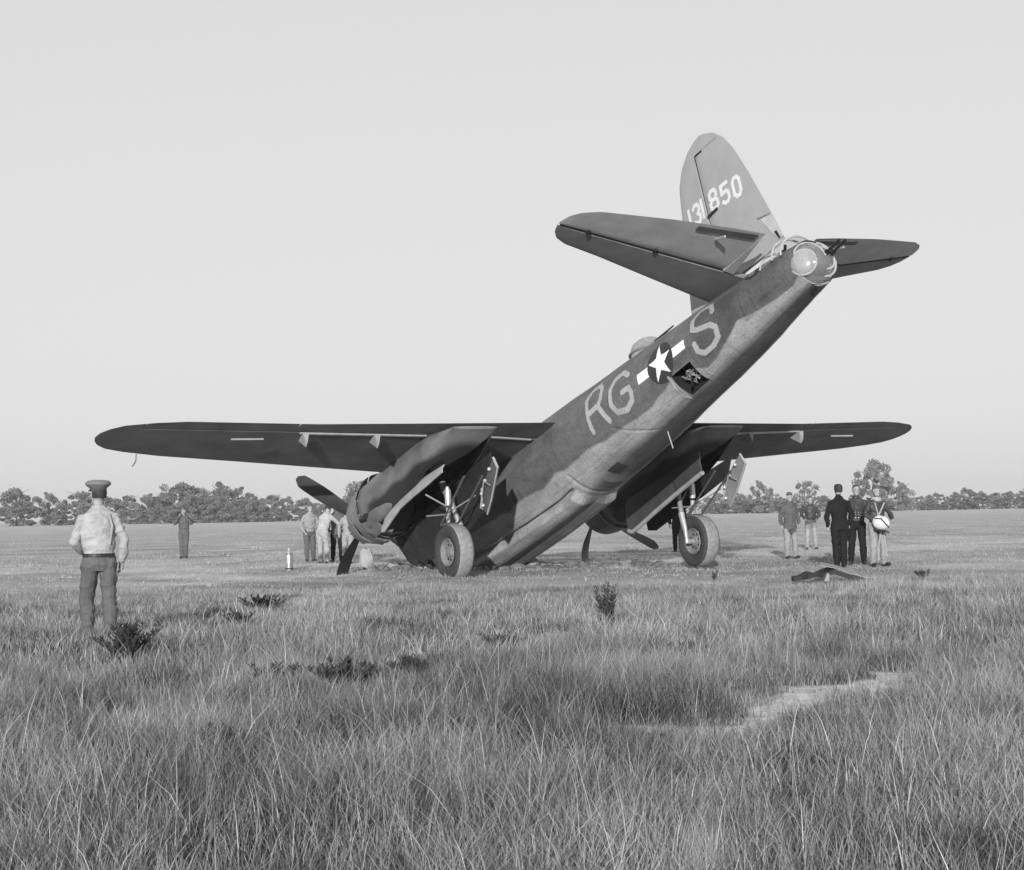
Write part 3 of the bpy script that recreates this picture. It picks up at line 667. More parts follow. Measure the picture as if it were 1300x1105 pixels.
    # starboard-side door: seen from inside, dark
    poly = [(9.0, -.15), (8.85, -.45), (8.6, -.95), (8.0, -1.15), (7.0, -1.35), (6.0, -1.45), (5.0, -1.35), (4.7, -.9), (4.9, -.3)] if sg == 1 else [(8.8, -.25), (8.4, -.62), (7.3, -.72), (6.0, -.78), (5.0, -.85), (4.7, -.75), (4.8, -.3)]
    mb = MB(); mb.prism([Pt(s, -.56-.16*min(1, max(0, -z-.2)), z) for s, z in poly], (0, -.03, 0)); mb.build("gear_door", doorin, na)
    # main gear
    g = empty("main_gear", (0, 0, 0)); g.parent = bomber
    yw = -.02*sg; ax = Pt(7.62, yw, -1.94); st = Pt(7.62, -sg*.20+yw, -1.94)          # strut on the inboard side
    mb = MB(); mb.tube([Pt(7.30, -sg*.16+yw, -.25), Pt(7.50, -sg*.20+yw, -.75)], .085, 12); mb.tube([Pt(7.50, -sg*.20+yw, -.75), Pt(7.55, -sg*.27+yw, -1.25)], .06, 12)
    mb.build("oleo_strut", steel, g, True)
    mb = MB(); mb.tube([Pt(7.55, -sg*.27+yw, -1.22), Pt(7.60, -sg*.31+yw, -1.60), Pt(7.62, -sg*.31+yw, -1.98)], [.075, .065, .06], 12); mb.tube([Pt(7.62, -sg*.34+yw, -1.94), Pt(7.62, -sg*.1+yw, -1.94)], .06, 12); mb.build("wheel_fork", metal, g, True)
    mb = MB(); mb.tube([Pt(7.45, -.25, -.42), Pt(7.52, -sg*.2+yw, -.95), Pt(7.45, .35, -.55)], .022, 6); mb.build("side_brace", steel, g)
    mb = MB(); mb.tube([Pt(7.62, -.22, -1.30), Pt(9.1, -.22, -.72)], .024, 8); mb.tube([Pt(7.62, .18, -1.30), Pt(9.1, .22, -.72)], .024, 8); mb.tube([Pt(7.6, -.22, -1.30), Pt(7.6, .18, -1.30)], .04, 8); mb.build("drag_strut", darksteel, g)
    mb = MB(); mb.tube([Pt(7.82, -.02, -.50), Pt(7.78, -.03, -.58), Pt(7.66, -.05, -.88)], [.03, .075, .07], 10); mb.tube([Pt(7.64, -.05, -.93), Pt(7.5, -.06, -1.22)], [.055, .045], 10); mb.build("retraction_jack", metal, g, True)
    mb = MB(); mb.tube([Pt(7.3, .34, -1.0), Pt(7.75, .1, -1.12), Pt(8.5, -.3, -.95)], .016, 6); mb.build("hydraulic_pipe", steel, g)
    # rear fairing panel carried by the drag strut
    pan = [(8.35, -1.22), (8.55, -.80), (9.35, -.55), (9.62, -.50), (9.78, -.78), (9.0, -1.25), (8.6, -1.42)]
    py = -.38 if sg == 1 else -.30
    mb = MB(); mb.prism([Pt(s, py+.18*(s-9), z) for s, z in pan], (0, -.03, 0)); rp = mb.build("rear_gear_panel", wingu if sg == 1 else under, g)
    mb = MB(); ed = [Pt(s, py+.18*(s-9)+.01, z) for s, z in pan]; mb.tube([ed[3], ed[4]], .028, 6); mb.tube([ed[4], ed[5], ed[6]], .018, 6); mb.tube([ed[0], ed[1]], .022, 6); mb.build("panel_rim", metal, g)
    mb = MB()
    for s, z in ((9.35, -.66), (8.95, -.78), (8.6, -.95), (8.55, -1.2)): mb.ball(Pt(s, py+.18*(s-9)+.05, z), .045, 6)
    mb.tube([Pt(8.5, py+.02, -1.25), Pt(9.0, py+.1, -.8)], .014, 6); mb.tube([Pt(9.0, py+.1, -.8), Pt(9.3, py+.14, -1.0)], .014, 6); mb.build("panel_fittings", metal, g)
    # wheel
    toe = Vector((.0, 1, 0)).normalized()
    tp = [(-.13, .30), (-.19, .36), (-.225, .45), (-.215, .54), (-.16, .592), (-.08, .612), (0, .616), (.08, .612), (.16, .592), (.215, .54), (.225, .45), (.19, .36), (.13, .30)]
    mb = MB(); mb.lathe(tp, ax, toe, 56); ty = mb.build("tyre", rubber, g, True); ty.data.materials.append(rubberd)
    for p in ty.data.polygons:
        c = p.center-ax; c.y = 0
        if c.length < .575: p.material_index = 1
    mb = MB(); mb.lathe([(-.17, .31), (-.19, .295), (-.15, .27), (-.10, .22), (-.11, .13), (-.16, .11), (-.17, .02), (.17, .02), (.16, .11), (.11, .13), (.10, .22), (.15, .27), (.19, .295), (.17, .31)], ax, toe, 40); mb.build("rim", rimm, g, True)
    for k in range(8):
        t = 2*math.pi*k/8; mb = MB(); mb.tube([ax+Vector((.17*math.cos(t), .10, .17*math.sin(t))), ax+Vector((.17*math.cos(t), .125, .17*math.sin(t)))], .022, 6); mb.build("wheel_bolt", dark, g)
    if sg == 1:                                          # loose cowl panels hanging under the engine
        for s0_, s1_, t0_, t1_, ra, rb, dz_ in ((3.85, 4.55, 108, 150, .74, .98, -.02), (4.62, 5.35, 118, 152, .80, .86, -.04), (4.2, 4.7, 152, 176, .78, .86, -.03)):
            mb = MB(); rg = []
            for i in range(6):
                s = s0_+(s1_-s0_)*i/5; r_ = ra+(rb-ra)*i/5+.015*math.sin(i*2.3)
                o_ = [P(s+.03*math.sin(j*1.7+i), r_*math.sin(R(t0_+(t1_-t0_)*j/6)), .13+dz_+r_*math.cos(R(t0_+(t1_-t0_)*j/6))) for j in range(7)]
                rg.append(o_+[p+Vector((0, -.012, .012)) for p in o_[::-1]])
            mb.rings(rg, True); mb.build("loose_cowl_panel", cowlp, cw, True)
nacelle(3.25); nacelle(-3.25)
mb = MB(); rg = []                                        # dark sheet added below the port engine, standing in for the black shade
for i in range(8):
    s = 3.75+1.6*i/7; z0 = -.35; z1 = -1.25-.12*math.sin(i*2.1)+.18*abs(i-3)/4
    row = [A(s+.05*math.sin(j*2.7+i), 2.72-.06*j+.03*math.sin(i*1.9+j), z0+(z1-z0)*j/5) for j in range(6)]
    rg.append(row+[p+Vector((0, -.015, 0)) for p in row[::-1]])
mb.rings(rg, True); mb.build("dark_shade_sheet", doorin, bomber)
# ------------------------------------------------------------------ people
o_zb = [.95, 0, 0]
def merge_body(prims, voxel, mats, name, parent):
    """prims: list of (material index, rings) closed lofts; merged into ONE continuous skin by a voxel remesh"""
    mb = MB(); samp = []; sm = []
    for mi, rings in prims:
        mb.rings(rings, True)
        for i in range(len(rings)):
            c = sum((Vector(p) for p in rings[i]), Vector())/len(rings[i]); r = sum((Vector(p)-c).length for p in rings[i])/len(rings[i])
            samp.append((*c, r)); sm.append(mi)
            if i:
                samp.append((*((c+Vector(samp[-2][:3]))/2), (r+samp[-2][3])/2)); sm.append(mi)
    o = newobj(name, mb.v, mb.f)
    bm = bmesh.new(); bm.from_mesh(o.data); bmesh.ops.recalc_face_normals(bm, faces=bm.faces); bm.to_mesh(o.data); bm.free()
    rm = o.modifiers.new("r", 'REMESH'); rm.mode = 'VOXEL'; rm.voxel_size = voxel
    sm_ = o.modifiers.new("s", 'SMOOTH'); sm_.iterations = 3; sm_.factor = .5
    dg = bpy.context.evaluated_depsgraph_get(); dg.update(); me = bpy.data.meshes.new_from_object(o.evaluated_get(dg))
    old = o.data; o.modifiers.clear(); o.data = me; bpy.data.meshes.remove(old)
    for k in mats: me.materials.append(k)
    n_ = len(me.polygons); c = np.empty(n_*3, np.float32); me.polygons.foreach_get("center", c); c = c.reshape(-1, 3)
    S = np.array(samp); M_ = np.array(sm); best = np.full(n_, 9.); mi = np.zeros(n_, np.int32)
    for q, k in zip(S, M_):
        d = np.linalg.norm(c-q[:3], axis=1)-q[3]; b_ = d < best; best[b_] = d[b_]; mi[b_] = k
    zb = o_zb[0]
    fix = (mi == 1) & (c[:, 2] > zb+.01) & (c[:, 2] < zb+.3) & (np.abs(c[:, 0]-o_zb[1]) < .215) & (np.abs(c[:, 1]-o_zb[2]) < .2); mi[fix] = 0
    # creases in the cloth
    nv = len(me.vertices); vc = np.empty(nv*3, np.float32); vn = np.empty(nv*3, np.float32); me.vertices.foreach_get("co", vc); me.vertices.foreach_get("normal", vn); vc = vc.reshape(-1, 3); vn = vn.reshape(-1, 3)
    vm = np.zeros(nv); lp = np.empty(len(me.loops), np.int32); me.loops.foreach_get("vertex_index", lp); vm[lp.reshape(-1, 4).ravel() if False else lp] = 0
    pf = np.empty(n_, np.int32); me.polygons.foreach_get("loop_total", pf); vm[lp] = np.repeat((mi < 2).astype(float), pf)
    sd_ = len(samp)*.37+vc[0, 0]*10
    f1 = 1-np.abs(2*vnoise(vc[:, 0]*9+vc[:, 2]*5+30+sd_, vc[:, 2]*13+vc[:, 1]*8+30, 5)-1); f2 = vnoise(vc[:, 0]*22+30, vc[:, 2]*26+vc[:, 1]*20+30+sd_, 6)
    vc = vc+vn*(vm*((f1**2-.4)*.016+(f2-.5)*.008))[:, None]; me.vertices.foreach_set("co", vc.ravel().astype(np.float32))
    me.polygons.foreach_set("material_index", mi); me.polygons.foreach_set("use_smooth", np.ones(n_, bool)); me.update()
    o.parent = parent; return o
def seg(p0, p1, r0, r1, n=4, sq=1.0, bulge=0, k=12):
    p0, p1 = Vector(p0), Vector(p1); d = (p1-p0); L = d.length; d.normalize(); a = d.cross(Vector((0, 1, 0)))
    if a.length < .2: a = d.cross(Vector((1, 0, 0)))
    a.normalize(); b = d.cross(a); rg = []
    st = [(-r0*.8, r0*.55), (-r0*.4, r0*.9)]+[(L*i/n, r0+(r1-r0)*i/n+bulge*math.sin(math.pi*i/n)) for i in range(n+1)]+[(L+r1*.4, r1*.9), (L+r1*.8, r1*.55)]
    for t, r in st: rg.append([p0+d*t+r*(math.cos(q)*a+sq*math.sin(q)*b) for q in [2*math.pi*j/k for j in range(k)]])
    return rg
def ell(levels, k=18):
    """levels: (z, cx, cy, rx, ry)"""
    return [[Vector((cx+rx*math.cos(q), cy+ry*math.sin(q), z)) for q in [2*math.pi*j/k for j in range(k)]] for z, cx, cy, rx, ry in levels]
skin = mat("skin", .30, .6, .08, 20); hairm = mat("dark_hair", .03, .7, .3, 30); bootm = mat("boot_leather", .03, .5, .3, 20)
def cloth(g, nm="cloth"): return mat(nm, g, .9, .22, 6, 1.0, 11, spec=.1)
def person(px, d, H, face, label, jacket, trouser, pose=None, cap=None, coat=0.0, voxel=.010, hair=hairm, group=None, extra=None, zoff=0, shoe=bootm, vest=None):
    """face: heading in degrees, 0 = facing away from the camera (+y), counter-clockwise"""
    P = dict(lean=0.0, sway=0.0, hips=(0, 0), aL=(-.13, .03), aR=(.13, -.02), kL=None, kR=None, eL=(-.26, -.05, 1.12), hL=(-.25, .06, .88), eR=(.26, -.05, 1.12), hR=(.25, .06, .88), look=0, nod=0, zhip=.93)
    P.update(pose or {})
    x = (px-650)/2080.26*d*1.0; root = empty("person", (x, d, float(gz(x, d))+zoff), R(face)); root.scale = (H/1.78,)*3
    tag(root, label, "person", group)
    ln = P['lean']; hx, hy = P['hips']; zh = P['zhip']
    def T(z, x_=0, y_=0): return Vector((hx+x_+P['sway']*(z-zh), hy+y_+math.sin(ln)*(z-zh), zh+(z-zh)*math.cos(ln)))
    pr = []
    JK, TR, SK, SH, VS = 0, 1, 2, 3, 4
    # legs
    for sx, an, kn in ((-1, P['aL'], P['kL']), (1, P['aR'], P['kR'])):
        hp_ = Vector((hx+sx*.095, hy, zh-.03)); ak = Vector((an[0], an[1], .11 if len(an) < 3 else an[2]))
        kn = Vector(kn) if kn else (hp_*.48+ak*.52)+Vector((0, .03, .0))
        pr.append((TR, seg(hp_, kn, .105, .078, 4))); pr.append((TR, seg(kn, ak+Vector((0, 0, -.01)), .078, .062, 4, bulge=.008)))
        to = Vector((sx*.03, .17, -.055)); pr.append((SH, seg(ak+Vector((0, -.05, -.065)), ak+to, .043, .040, 3, .8)))
        pr.append((SH, seg(ak+Vector((0, 0, -.01)), ak+Vector((0, -.01, -.06)), .046, .048, 2)))
    pr.append((TR, ell([(zh-.12, hx, hy, .12, .10), (zh-.05, hx, hy, .175, .125), (zh+.05, hx, hy, .17, .12), (zh+.12, hx, hy, .15, .11)])))
    # torso / jacket
    lv = [(.94-coat, .172+coat*.12, .125+coat*.1), (1.0, .17, .12), (1.08, .165, .115), (1.2, .185, .13), (1.32, .205, .135), (1.40, .20, .12), (1.45, .16, .10), (1.49, .10, .08), (1.52, .065, .06)]
    if coat <= 0: lv = [(.985, .15, .115), (.995, .168, .124), (1.03, .165, .12), (1.08, .18, .135)]+lv[3:]
    rg = []
    for z, rx, ry in lv:
        c = T(z); rg.append([c+Vector((rx*math.cos(q), ry*math.sin(q)*math.cos(ln*.5), -ry*math.sin(q)*math.sin(ln))) for q in [2*math.pi*j/20 for j in range(20)]])
    pr.append((JK, rg))
    sL, sR = T(1.385, -.172), T(1.385, .172)
    for sh, e, h_, sx in ((sL, P['eL'], P['hL'], -1), (sR, P['eR'], P['hR'], 1)):
        e, h_ = Vector(e), Vector(h_); pr.append((JK, seg(sh, e, .064, .053, 4))); w_ = h_+(e-h_).normalized()*.035; pr.append((JK, seg(e, w_, .055, .042, 4, bulge=.006)))
        # hand: palm, four unequal fingers slightly curled, thumb leaving the side of the palm
        fd = (h_-e).normalized(); sd = fd.cross(Vector((0, 1, 0)));
        if sd.length < .3: sd = fd.cross(Vector((1, 0, 0)))
        sd.normalize(); nn = sd.cross(fd)
        # palm lies in the plane of fd and the forward direction
        acr = (Vector((0, 1, 0))-fd*fd.y); acr = acr.normalized() if acr.length > .2 else sd
        cur = fd.cross(acr)*(-sx)
        pr.append((SK, seg(h_-fd*.01, h_+fd*.065, .030, .034, 2, .55)))
        for k, (o_, l_) in enumerate(((.028, .062), (.010, .072), (-.010, .068), (-.028, .052))):
            b0 = h_+fd*.075+acr*o_; b1 = b0+fd*l_*.5+cur*.008; b2 = b1+fd*l_*.4+cur*.026
            pr.append((SK, seg(b0, b1, .0095, .009, 1, k=8))); pr.append((SK, seg(b1, b2, .009, .0075, 1, k=8)))
        t0 = h_+fd*.015+acr*.03; t1 = t0+fd*.03+acr*.022; pr.append((SK, seg(t0, t1, .013, .011, 1, k=8))); pr.append((SK, seg(t1, t1+fd*.032+cur*.012, .011, .009, 1, k=8)))
    # neck and head
    nk0, nk1 = T(1.47), T(1.57, 0, .015); pr.append((SK, seg(nk0, nk1, .058, .055, 2)))
    hc = T(1.66, 0, .02); M = Matrix.Rotation(R(P['look']), 3, 'Z') @ Matrix.Rotation(-P['nod']-ln*.6, 3, 'X')
    def Hd(x_, y_, z_): return hc+M@Vector((x_, y_, z_))
    def hell(levels, k=20): return [[Hd(rx*math.cos(q), cy+ry*math.sin(q), z) for q in [2*math.pi*j/k for j in range(k)]] for z, cy, rx, ry in levels]
    pr.append((SK, hell([(-.115, .035, .028, .035), (-.105, .03, .045, .058), (-.06, .012, .062, .082), (0, .0, .075, .095), (.05, -.004, .076, .097), (.09, -.008, .062, .082), (.112, -.008, .03, .04)])))
    pr.append((SK, [[Hd(x_*s_, .088+dy, zz) for x_, s_ in ((-.012, 1), (.012, 1), (.002, 1))] for zz, dy in ()]) ) if False else None
    pr.append((SK, seg(Hd(0, .088, .012), Hd(0, .108, -.028), .009, .014, 2, k=8)))        # nose
    pr.append((SK, seg(Hd(-.02, .088, -.062), Hd(.02, .088, -.062), .008, .008, 2, k=8)))   # lips
    pr.append((SK, seg(Hd(0, .075, -.098), Hd(0, .082, -.10), .02, .018, 1, k=8)))          # chin
    for sx in (-1, 1): pr.append((SK, seg(Hd(sx*.076, -.005, .022), Hd(sx*.078, -.002, -.025), .014, .010, 2, k=8)))
    if vest is not None:                                  # straps of a harness or an open shirt front
        for a_, b_ in vest: pr.append((VS, seg(Vector(a_), Vector(b_), .022, .022, 3, k=8)))
    o_zb[:] = [.94-coat if coat > 0 else .985, hx, hy]
    body = merge_body([q for q in pr if q], voxel, [jacket, trouser, skin, shoe, white], "body", root)
    # collar, belt
    mb = MB(); c = T(1.495); mb.rings([[c+Vector((r_*math.cos(q), .9*r_*math.sin(q)+.005, z)) for q in [2*math.pi*j/18 for j in range(18)]] for z, r_ in ((-.03, .092), (.035, .074), (.04, .066), (-.02, .08))], False); mb.build("collar", jacket, root, True)
    # eyes
    for sx in (-1, 1):
        mb = MB(); mb.ball(Hd(sx*.031, .086, .012), .0115, 6); mb.build("eye", hairm, root)
    # hair
    if hair is not None:
        mb = MB(); rg = []
        for i in range(8):
            t = i/7; zz = -.045+.165*t; rr = math.sqrt(max(0, 1-((zz-.01)/.122)**2))
            ring = []
            for j in range(24):
                q = 2*math.pi*j/24; s_ = math.sin(q); zf = zz
                if s_ > .15: zf = max(zz, .055+.03*s_)
                rr = math.sqrt(max(.01, 1-((zf-.01)/.124)**2)); wob = 1+.03*math.sin(j*3.1+i)
                ring.append(Hd(.084*rr*wob*math.cos(q), -.008+.106*rr*wob*s_, zf))
            rg.append(ring)
        mb.rings(rg, True); mb.build("hair", hair, root, True)
    if cap == 'peaked':
        cm, bandm = capm, capband
        mb = MB(); mb.rings(hell([(.03, .0, .082, .104), (.065, .0, .086, .108), (.082, 0.0, .112, .130), (.105, .002, .138, .152), (.128, .0, .136, .150), (.146, -.0, .112, .125), (.156, 0, .06, .07)], 32), True); cp = mb.build("peaked_cap", cm, root, True)
        mb = MB(); mb.rings([[Hd(.086*math.cos(q)*(1+k*.0), .02+(.095+.045*k)*math.sin(q), .052-.022*k) for q in [math.pi*(.08+.84*j/12) for j in range(13)]] for k in (0, .5, 1)], False, False); mb.build("cap_peak", blackp, cp)
        mb = MB(); mb.rings(hell([(.031, 0, .0845, .1065), (.064, 0, .0882, .1102)], 32), False); mb.build("cap_band", bandm, cp)
    elif cap == 'side':
        mb = MB(); mb.rings(hell([(.05, -.002, .082, .104), (.09, -.004, .074, .108), (.125, -.004, .045, .104), (.140, -.004, .012, .085)], 24), True); mb.build("garrison_cap", capm2, root, True)
    elif cap == 'dark':
        mb = MB(); mb.rings(hell([(-.01, -.012, .084, .105), (.05, -.006, .086, .109), (.10, -.004, .078, .096), (.128, -.004, .04, .05)], 24), True); mb.build("knit_cap", hairm, root, True)
    elif cap == 'helmet':
        mb = MB(); mb.rings(hell([(-.06, -.012, .088, .10), (.0, -.012, .092, .112), (.06, -.006, .09, .112), (.10, -.004, .074, .092), (.125, -.004, .04, .05)], 24), True); mb.build("flying_helmet", white, root, True)
    if extra: extra(root, T, Hd)
    return root
capm = mat("officer_cap_cloth", .17, .9, .1, 12); capband = mat("cap_band_cloth", .07, .9, .1, 12); capm2 = mat("garrison_cap_cloth", .09, .9, .1, 12)
shirt_l = cloth(.35, "pale_shirt_cloth"); pinks = cloth(.11, "officer_trouser_cloth"); drab = cloth(.10, "drab_cloth"); leather = mat("jacket_leather", .04, .5, .3, 8, .3, 20)
khaki = cloth(.26, "khaki_cloth"); pale = cloth(.27, "pale_coverall_cloth"); navy = cloth(.016, "dark_uniform_cloth"); canvas = cloth(.31, "pale_canvas")

def off_extra(root, T, Hd):
    mb = MB(); mb.rings(ell([(.965, 0, 0, .178, .134), (1.005, 0, 0, .176, .132)], 24), False); mb.build("belt", blackp, root)
    mb = MB(); mb.tube([Vector((.10, -.138, 1.10)), Vector((.13, -.125, 1.30)), Vector((.10, -.10, 1.44))], .012, 6); mb.build("shirt_fold", shirt_l, root)
person(124, 18.37, 1.80, 22, "officer in peaked cap and light shirt seen from behind in the grass at far left", shirt_l, pinks, cap='peaked', voxel=.0065, hair=hairm, zoff=-.05,
       pose=dict(aL=(-.10, .16), aR=(.12, -.08), kL=(-.11, .16, .50), eR=(.27, -.05, 1.14), hR=(.26, .06, .90), eL=(-.26, .06, 1.14), hL=(-.14, .22, 1.02), look=20), extra=off_extra)
def glass_extra(root, T, Hd):
    mb = MB(); mb.tube([Hd(-.035, .10, .01), Hd(-.035, .20, .01)], [.022, .03], 8); mb.tube([Hd(.035, .10, .01), Hd(.035, .20, .01)], [.022, .03], 8); mb.build("binoculars", gunm, root)
person(232, 56.5, 1.76, 172, "lone man in dark clothes out in the field with both arms raised to his face", drab, drab, zoff=.0, hair=None, cap='side', voxel=.014,
       pose=dict(aL=(-.07, 0), aR=(.06, .02), eL=(-.30, .10, 1.22), hL=(-.10, .20, 1.50), eR=(.30, .10, 1.22), hR=(.10, .20, 1.48)))
# group by the port propeller
person(391, 49.3, 1.74, 205, "man in a khaki jacket with dark trousers at the left of the propeller group", khaki, drab, voxel=.013, cap='side', hair=None,
       pose=dict(lean=.12, aL=(-.12, 0), aR=(.10, .06), eL=(-.30, .08, 1.15), hL=(-.12, .26, 1.05), eR=(.30, .05, 1.12), hR=(.2, .2, .9)))
person(409, 47.8, 1.80, -28, "man in white shirt and pale wide trousers bending forward by the propeller", shirt_l, canvas, voxel=.013,
       pose=dict(lean=.42, aL=(-.12, 0), aR=(.10, .02), hips=(0, -.06), eL=(-.30, .30, 1.18), hL=(-.2, .52, 1.10), eR=(.30, .30, 1.16), hR=(.2, .5, 1.05), nod=.2))
person(426, 48.6, 1.77, 185, "man in all dark clothes standing close behind the propeller blade tip", drab, navy, voxel=.013, cap='side', hair=None, coat=.12,
       pose=dict(eL=(-.28, .02, 1.14), hL=(-.15, .2, 1.0)))
person(440, 47.2, 1.66, 160, "man in pale coverall and dark boots nearest the engine cowling", pale, pale, voxel=.013, pose=dict(eL=(-.30, -.02, 1.16), hL=(-.22, .16, 1.0), eR=(.3, 0, 1.14), hR=(.25, .12, .92)))
# men at the right
person(1000, 44.15, 1.78, 196, "man in dark buttoned tunic and drab trousers, left of the men at right, hands down", drab, khaki, cap='side', hair=None, coat=.14, voxel=.010,
       pose=dict(aL=(-.15, .0), aR=(.12, .05), eL=(-.26, -.05, 1.13), hL=(-.23, .10, .93), eR=(.26, -.04, 1.12), hR=(.27, .08, .9)))
person(1026.5, 53.8, 1.74, 176, "man in short dark leather jacket and light trousers farther back in the field", leather, pale, voxel=.013,
       pose=dict(aL=(-.16, 0), aR=(.14, .05), eL=(-.31, -.05, 1.18), hL=(-.18, .13, 1.02), eR=(.31, -.05, 1.18), hR=(.18, .13, 1.02)))
person(1063, 36.4, 1.88, 12, "tall man in black uniform seen from behind, hands at his sides", navy, navy, cap='dark', coat=.12, voxel=.009,
       pose=dict(aL=(-.07, .0), aR=(.09, .02), eL=(-.28, .0, 1.14), hL=(-.24, .05, .90), eR=(.28, .0, 1.14), hR=(.25, .08, .92)))
person(1085, 38.3, 1.86, 172, "bareheaded man in open dark jacket facing us beside the man in black", leather, navy, voxel=.009,
       vest=[((-.03, .135, 1.05), (-.03, .12, 1.40)), ((.03, .135, 1.05), (.03, .12, 1.40))],
       pose=dict(aL=(-.13, .02), aR=(.15, .08), eL=(-.33, .02, 1.18), hL=(-.30, .18, .98), eR=(.30, .02, 1.16), hR=(.24, .18, .96), look=12))
def straps(root, T, Hd):
    mb = MB(); c = T(1.48); mb.rings([[c+Vector((r_*math.cos(q), .9*r_*math.sin(q)+.01, z)) for q in [2*math.pi*j/18 for j in range(18)]] for z, r_ in ((-.05, .12), (.0, .125), (.05, .10), (.04, .075))], False); mb.build("fleece_collar", canvas, root, True)
    mb = MB(); mb.tube([Vector((-.06, .14, .90)), Vector((-.13, .12, .55)), Vector((-.17, .12, .20))], .02, 6)
    mb.tube([Vector((-.05, .14, .90)), Vector((.03, .14, .55)), Vector((.06, .14, .14))], .02, 6)
    mb.tube([Vector((-.12, .145, 1.40)), Vector((.02, .15, 1.15)), Vector((-.03, .15, .95))], .02, 6); mb.tube([Vector((.12, .145, 1.40)), Vector((.05, .15, 1.15)), Vector((.10, .14, .95))], .02, 6); mb.build("harness_strap", canvas, root)
p5 = person(1110, 37.4, 1.84, 200, "man in dark flying jacket with white harness straps at far right carrying a white pack", leather, khaki, cap='side', hair=hairm, voxel=.009, extra=straps,
       pose=dict(aL=(-.16, .02), aR=(.15, .05), eL=(-.33, .02, 1.16), hL=(-.24, .26, 1.02), eR=(.31, .05, 1.14), hR=(.16, .27, 1.0)))
person(858, 52.0, 1.78, 170, "man in dark clothes standing behind the starboard gear, only his legs in view", navy, navy, cap='side', hair=None, voxel=.013, pose=dict(aL=(-.09, 0), aR=(.09, 0)))

# parachute pack held by the man at far right
mb = MB(); mb.ball((0, 0, 0), .20, 10, (1.0, .55, .82)); pk = mb.build("parachute_pack", mat("pack_canvas", .55, .85, .2, 8, .8, 14), None, True)
x5, y5 = (1114-650)/2080.26*37.1, 37.05
pk.location = (x5+.02, y5, float(gz(x5, y5))+1.02); pk.rotation_euler = (.1, .25, 0)
tag(pk, "round white parachute pack held at the waist of the far right man", "parachute")
mb = MB(); mb.tube([Vector((-.17, -.04, .06)), Vector((-.05, -.13, .1)), Vector((.12, -.11, -.02)), Vector((.19, -.02, -.06))], .014, 6); mb.build("strap", blackp, pk)
mb = MB(); mb.box((.05, -.02, -.165), (.34, .2, .03)); mb.build("base_flap", blackp, pk, bevel=.01)

# upright metal canister in the grass
xc, yc = (365-650)/2080.26*42.9, 42.9
mb = MB(); mb.lathe([(0, .02), (0, .095), (.02, .10), (.40, .10), (.47, .085), (.52, .055), (.56, .04), (.60, .03), (.61, .005)], (0, 0, 0), (0, 0, 1), 24)
cn = empty("canister", (xc, yc, float(gz(xc, yc))-.02)); tag(cn, "small upright metal canister with pointed top standing alone in the field", "canister")
mb.build("shell_body", mat("polished_steel", .4, .42, .25, 8, metallic=.7), cn, True)
mb = MB(); mb.lathe([(.44, .095), (.445, .10), (.46, .095)], (0, 0, 0), (0, 0, 1), 24); mb.lathe([(.05, .10), (.055, .105), (.08, .105), (.085, .10)], (0, 0, 0), (0, 0, 1), 24); mb.build("band", dark, cn)

# bent piece of wreckage in the grass at the right
wx, wy = 5.55, 29.0; wz = float(gz(wx, wy))
wr = empty("wreckage_panel", (wx, wy, wz+.09), R(4)); wr.scale = (.88, .88, .74); tag(wr, "bent piece of dark metal wreckage lying in the grass in front of the men", "wreckage")
def slab(name, rows, th, mt):
    mb = MB(); mb.rings([[Vector(a), Vector(b), Vector(b)-Vector((0, 0, th)), Vector(a)-Vector((0, 0, th))] for a, b in rows], True); return mb.build(name, mt, wr)
slab("torn_panel", [((-.74, -.10, .05), (-.74, .12, .10)), ((-.60, -.16, .11), (-.60, .2, .10)), ((-.45, -.10, .12), (-.42, .25, .20)), ((-.28, -.17, .18), (-.26, .22, .16)), ((-.15, -.12, .15), (-.1, .30, .23)), ((.10, -.15, .24), (.10, .32, .30))], .10, doorin)
slab("bent_panel", [((-.16, .05, .34), (-.06, .45, .40)), ((.10, -.10, .28), (.20, .40, .34)), ((.22, -.20, .25), (.36, .22, .27)), ((.35, -.16, .15), (.50, .34, .27)), ((.48, -.26, .13), (.60, .12, .16)), ((.62, -.25, .06), (.72, .16, .14)), ((.86, -.22, .05), (.88, 0, .06))], .018, khaki)
slab("bent_rib", [((.10, -.17, .23), (.10, -.13, .23)), ((.35, -.27, .13), (.36, -.23, .13)), ((.62, -.28, .05), (.62, -.24, .05))], .12, doorin)
mb = MB(); mb.add([(-.14, -.22, 0), (-.06, -.22, 0), (-.04, -.2, .12), (-.09, -.2, .17)], [(0, 1, 2, 3)]); mb.prism([(-.16, -.22, -.03), (-.05, -.22, -.03), (-.06, -.2, .11), (-.09, -.2, .14)], (0, .03, 0)); mb.build("metal_flap", pale, wr)

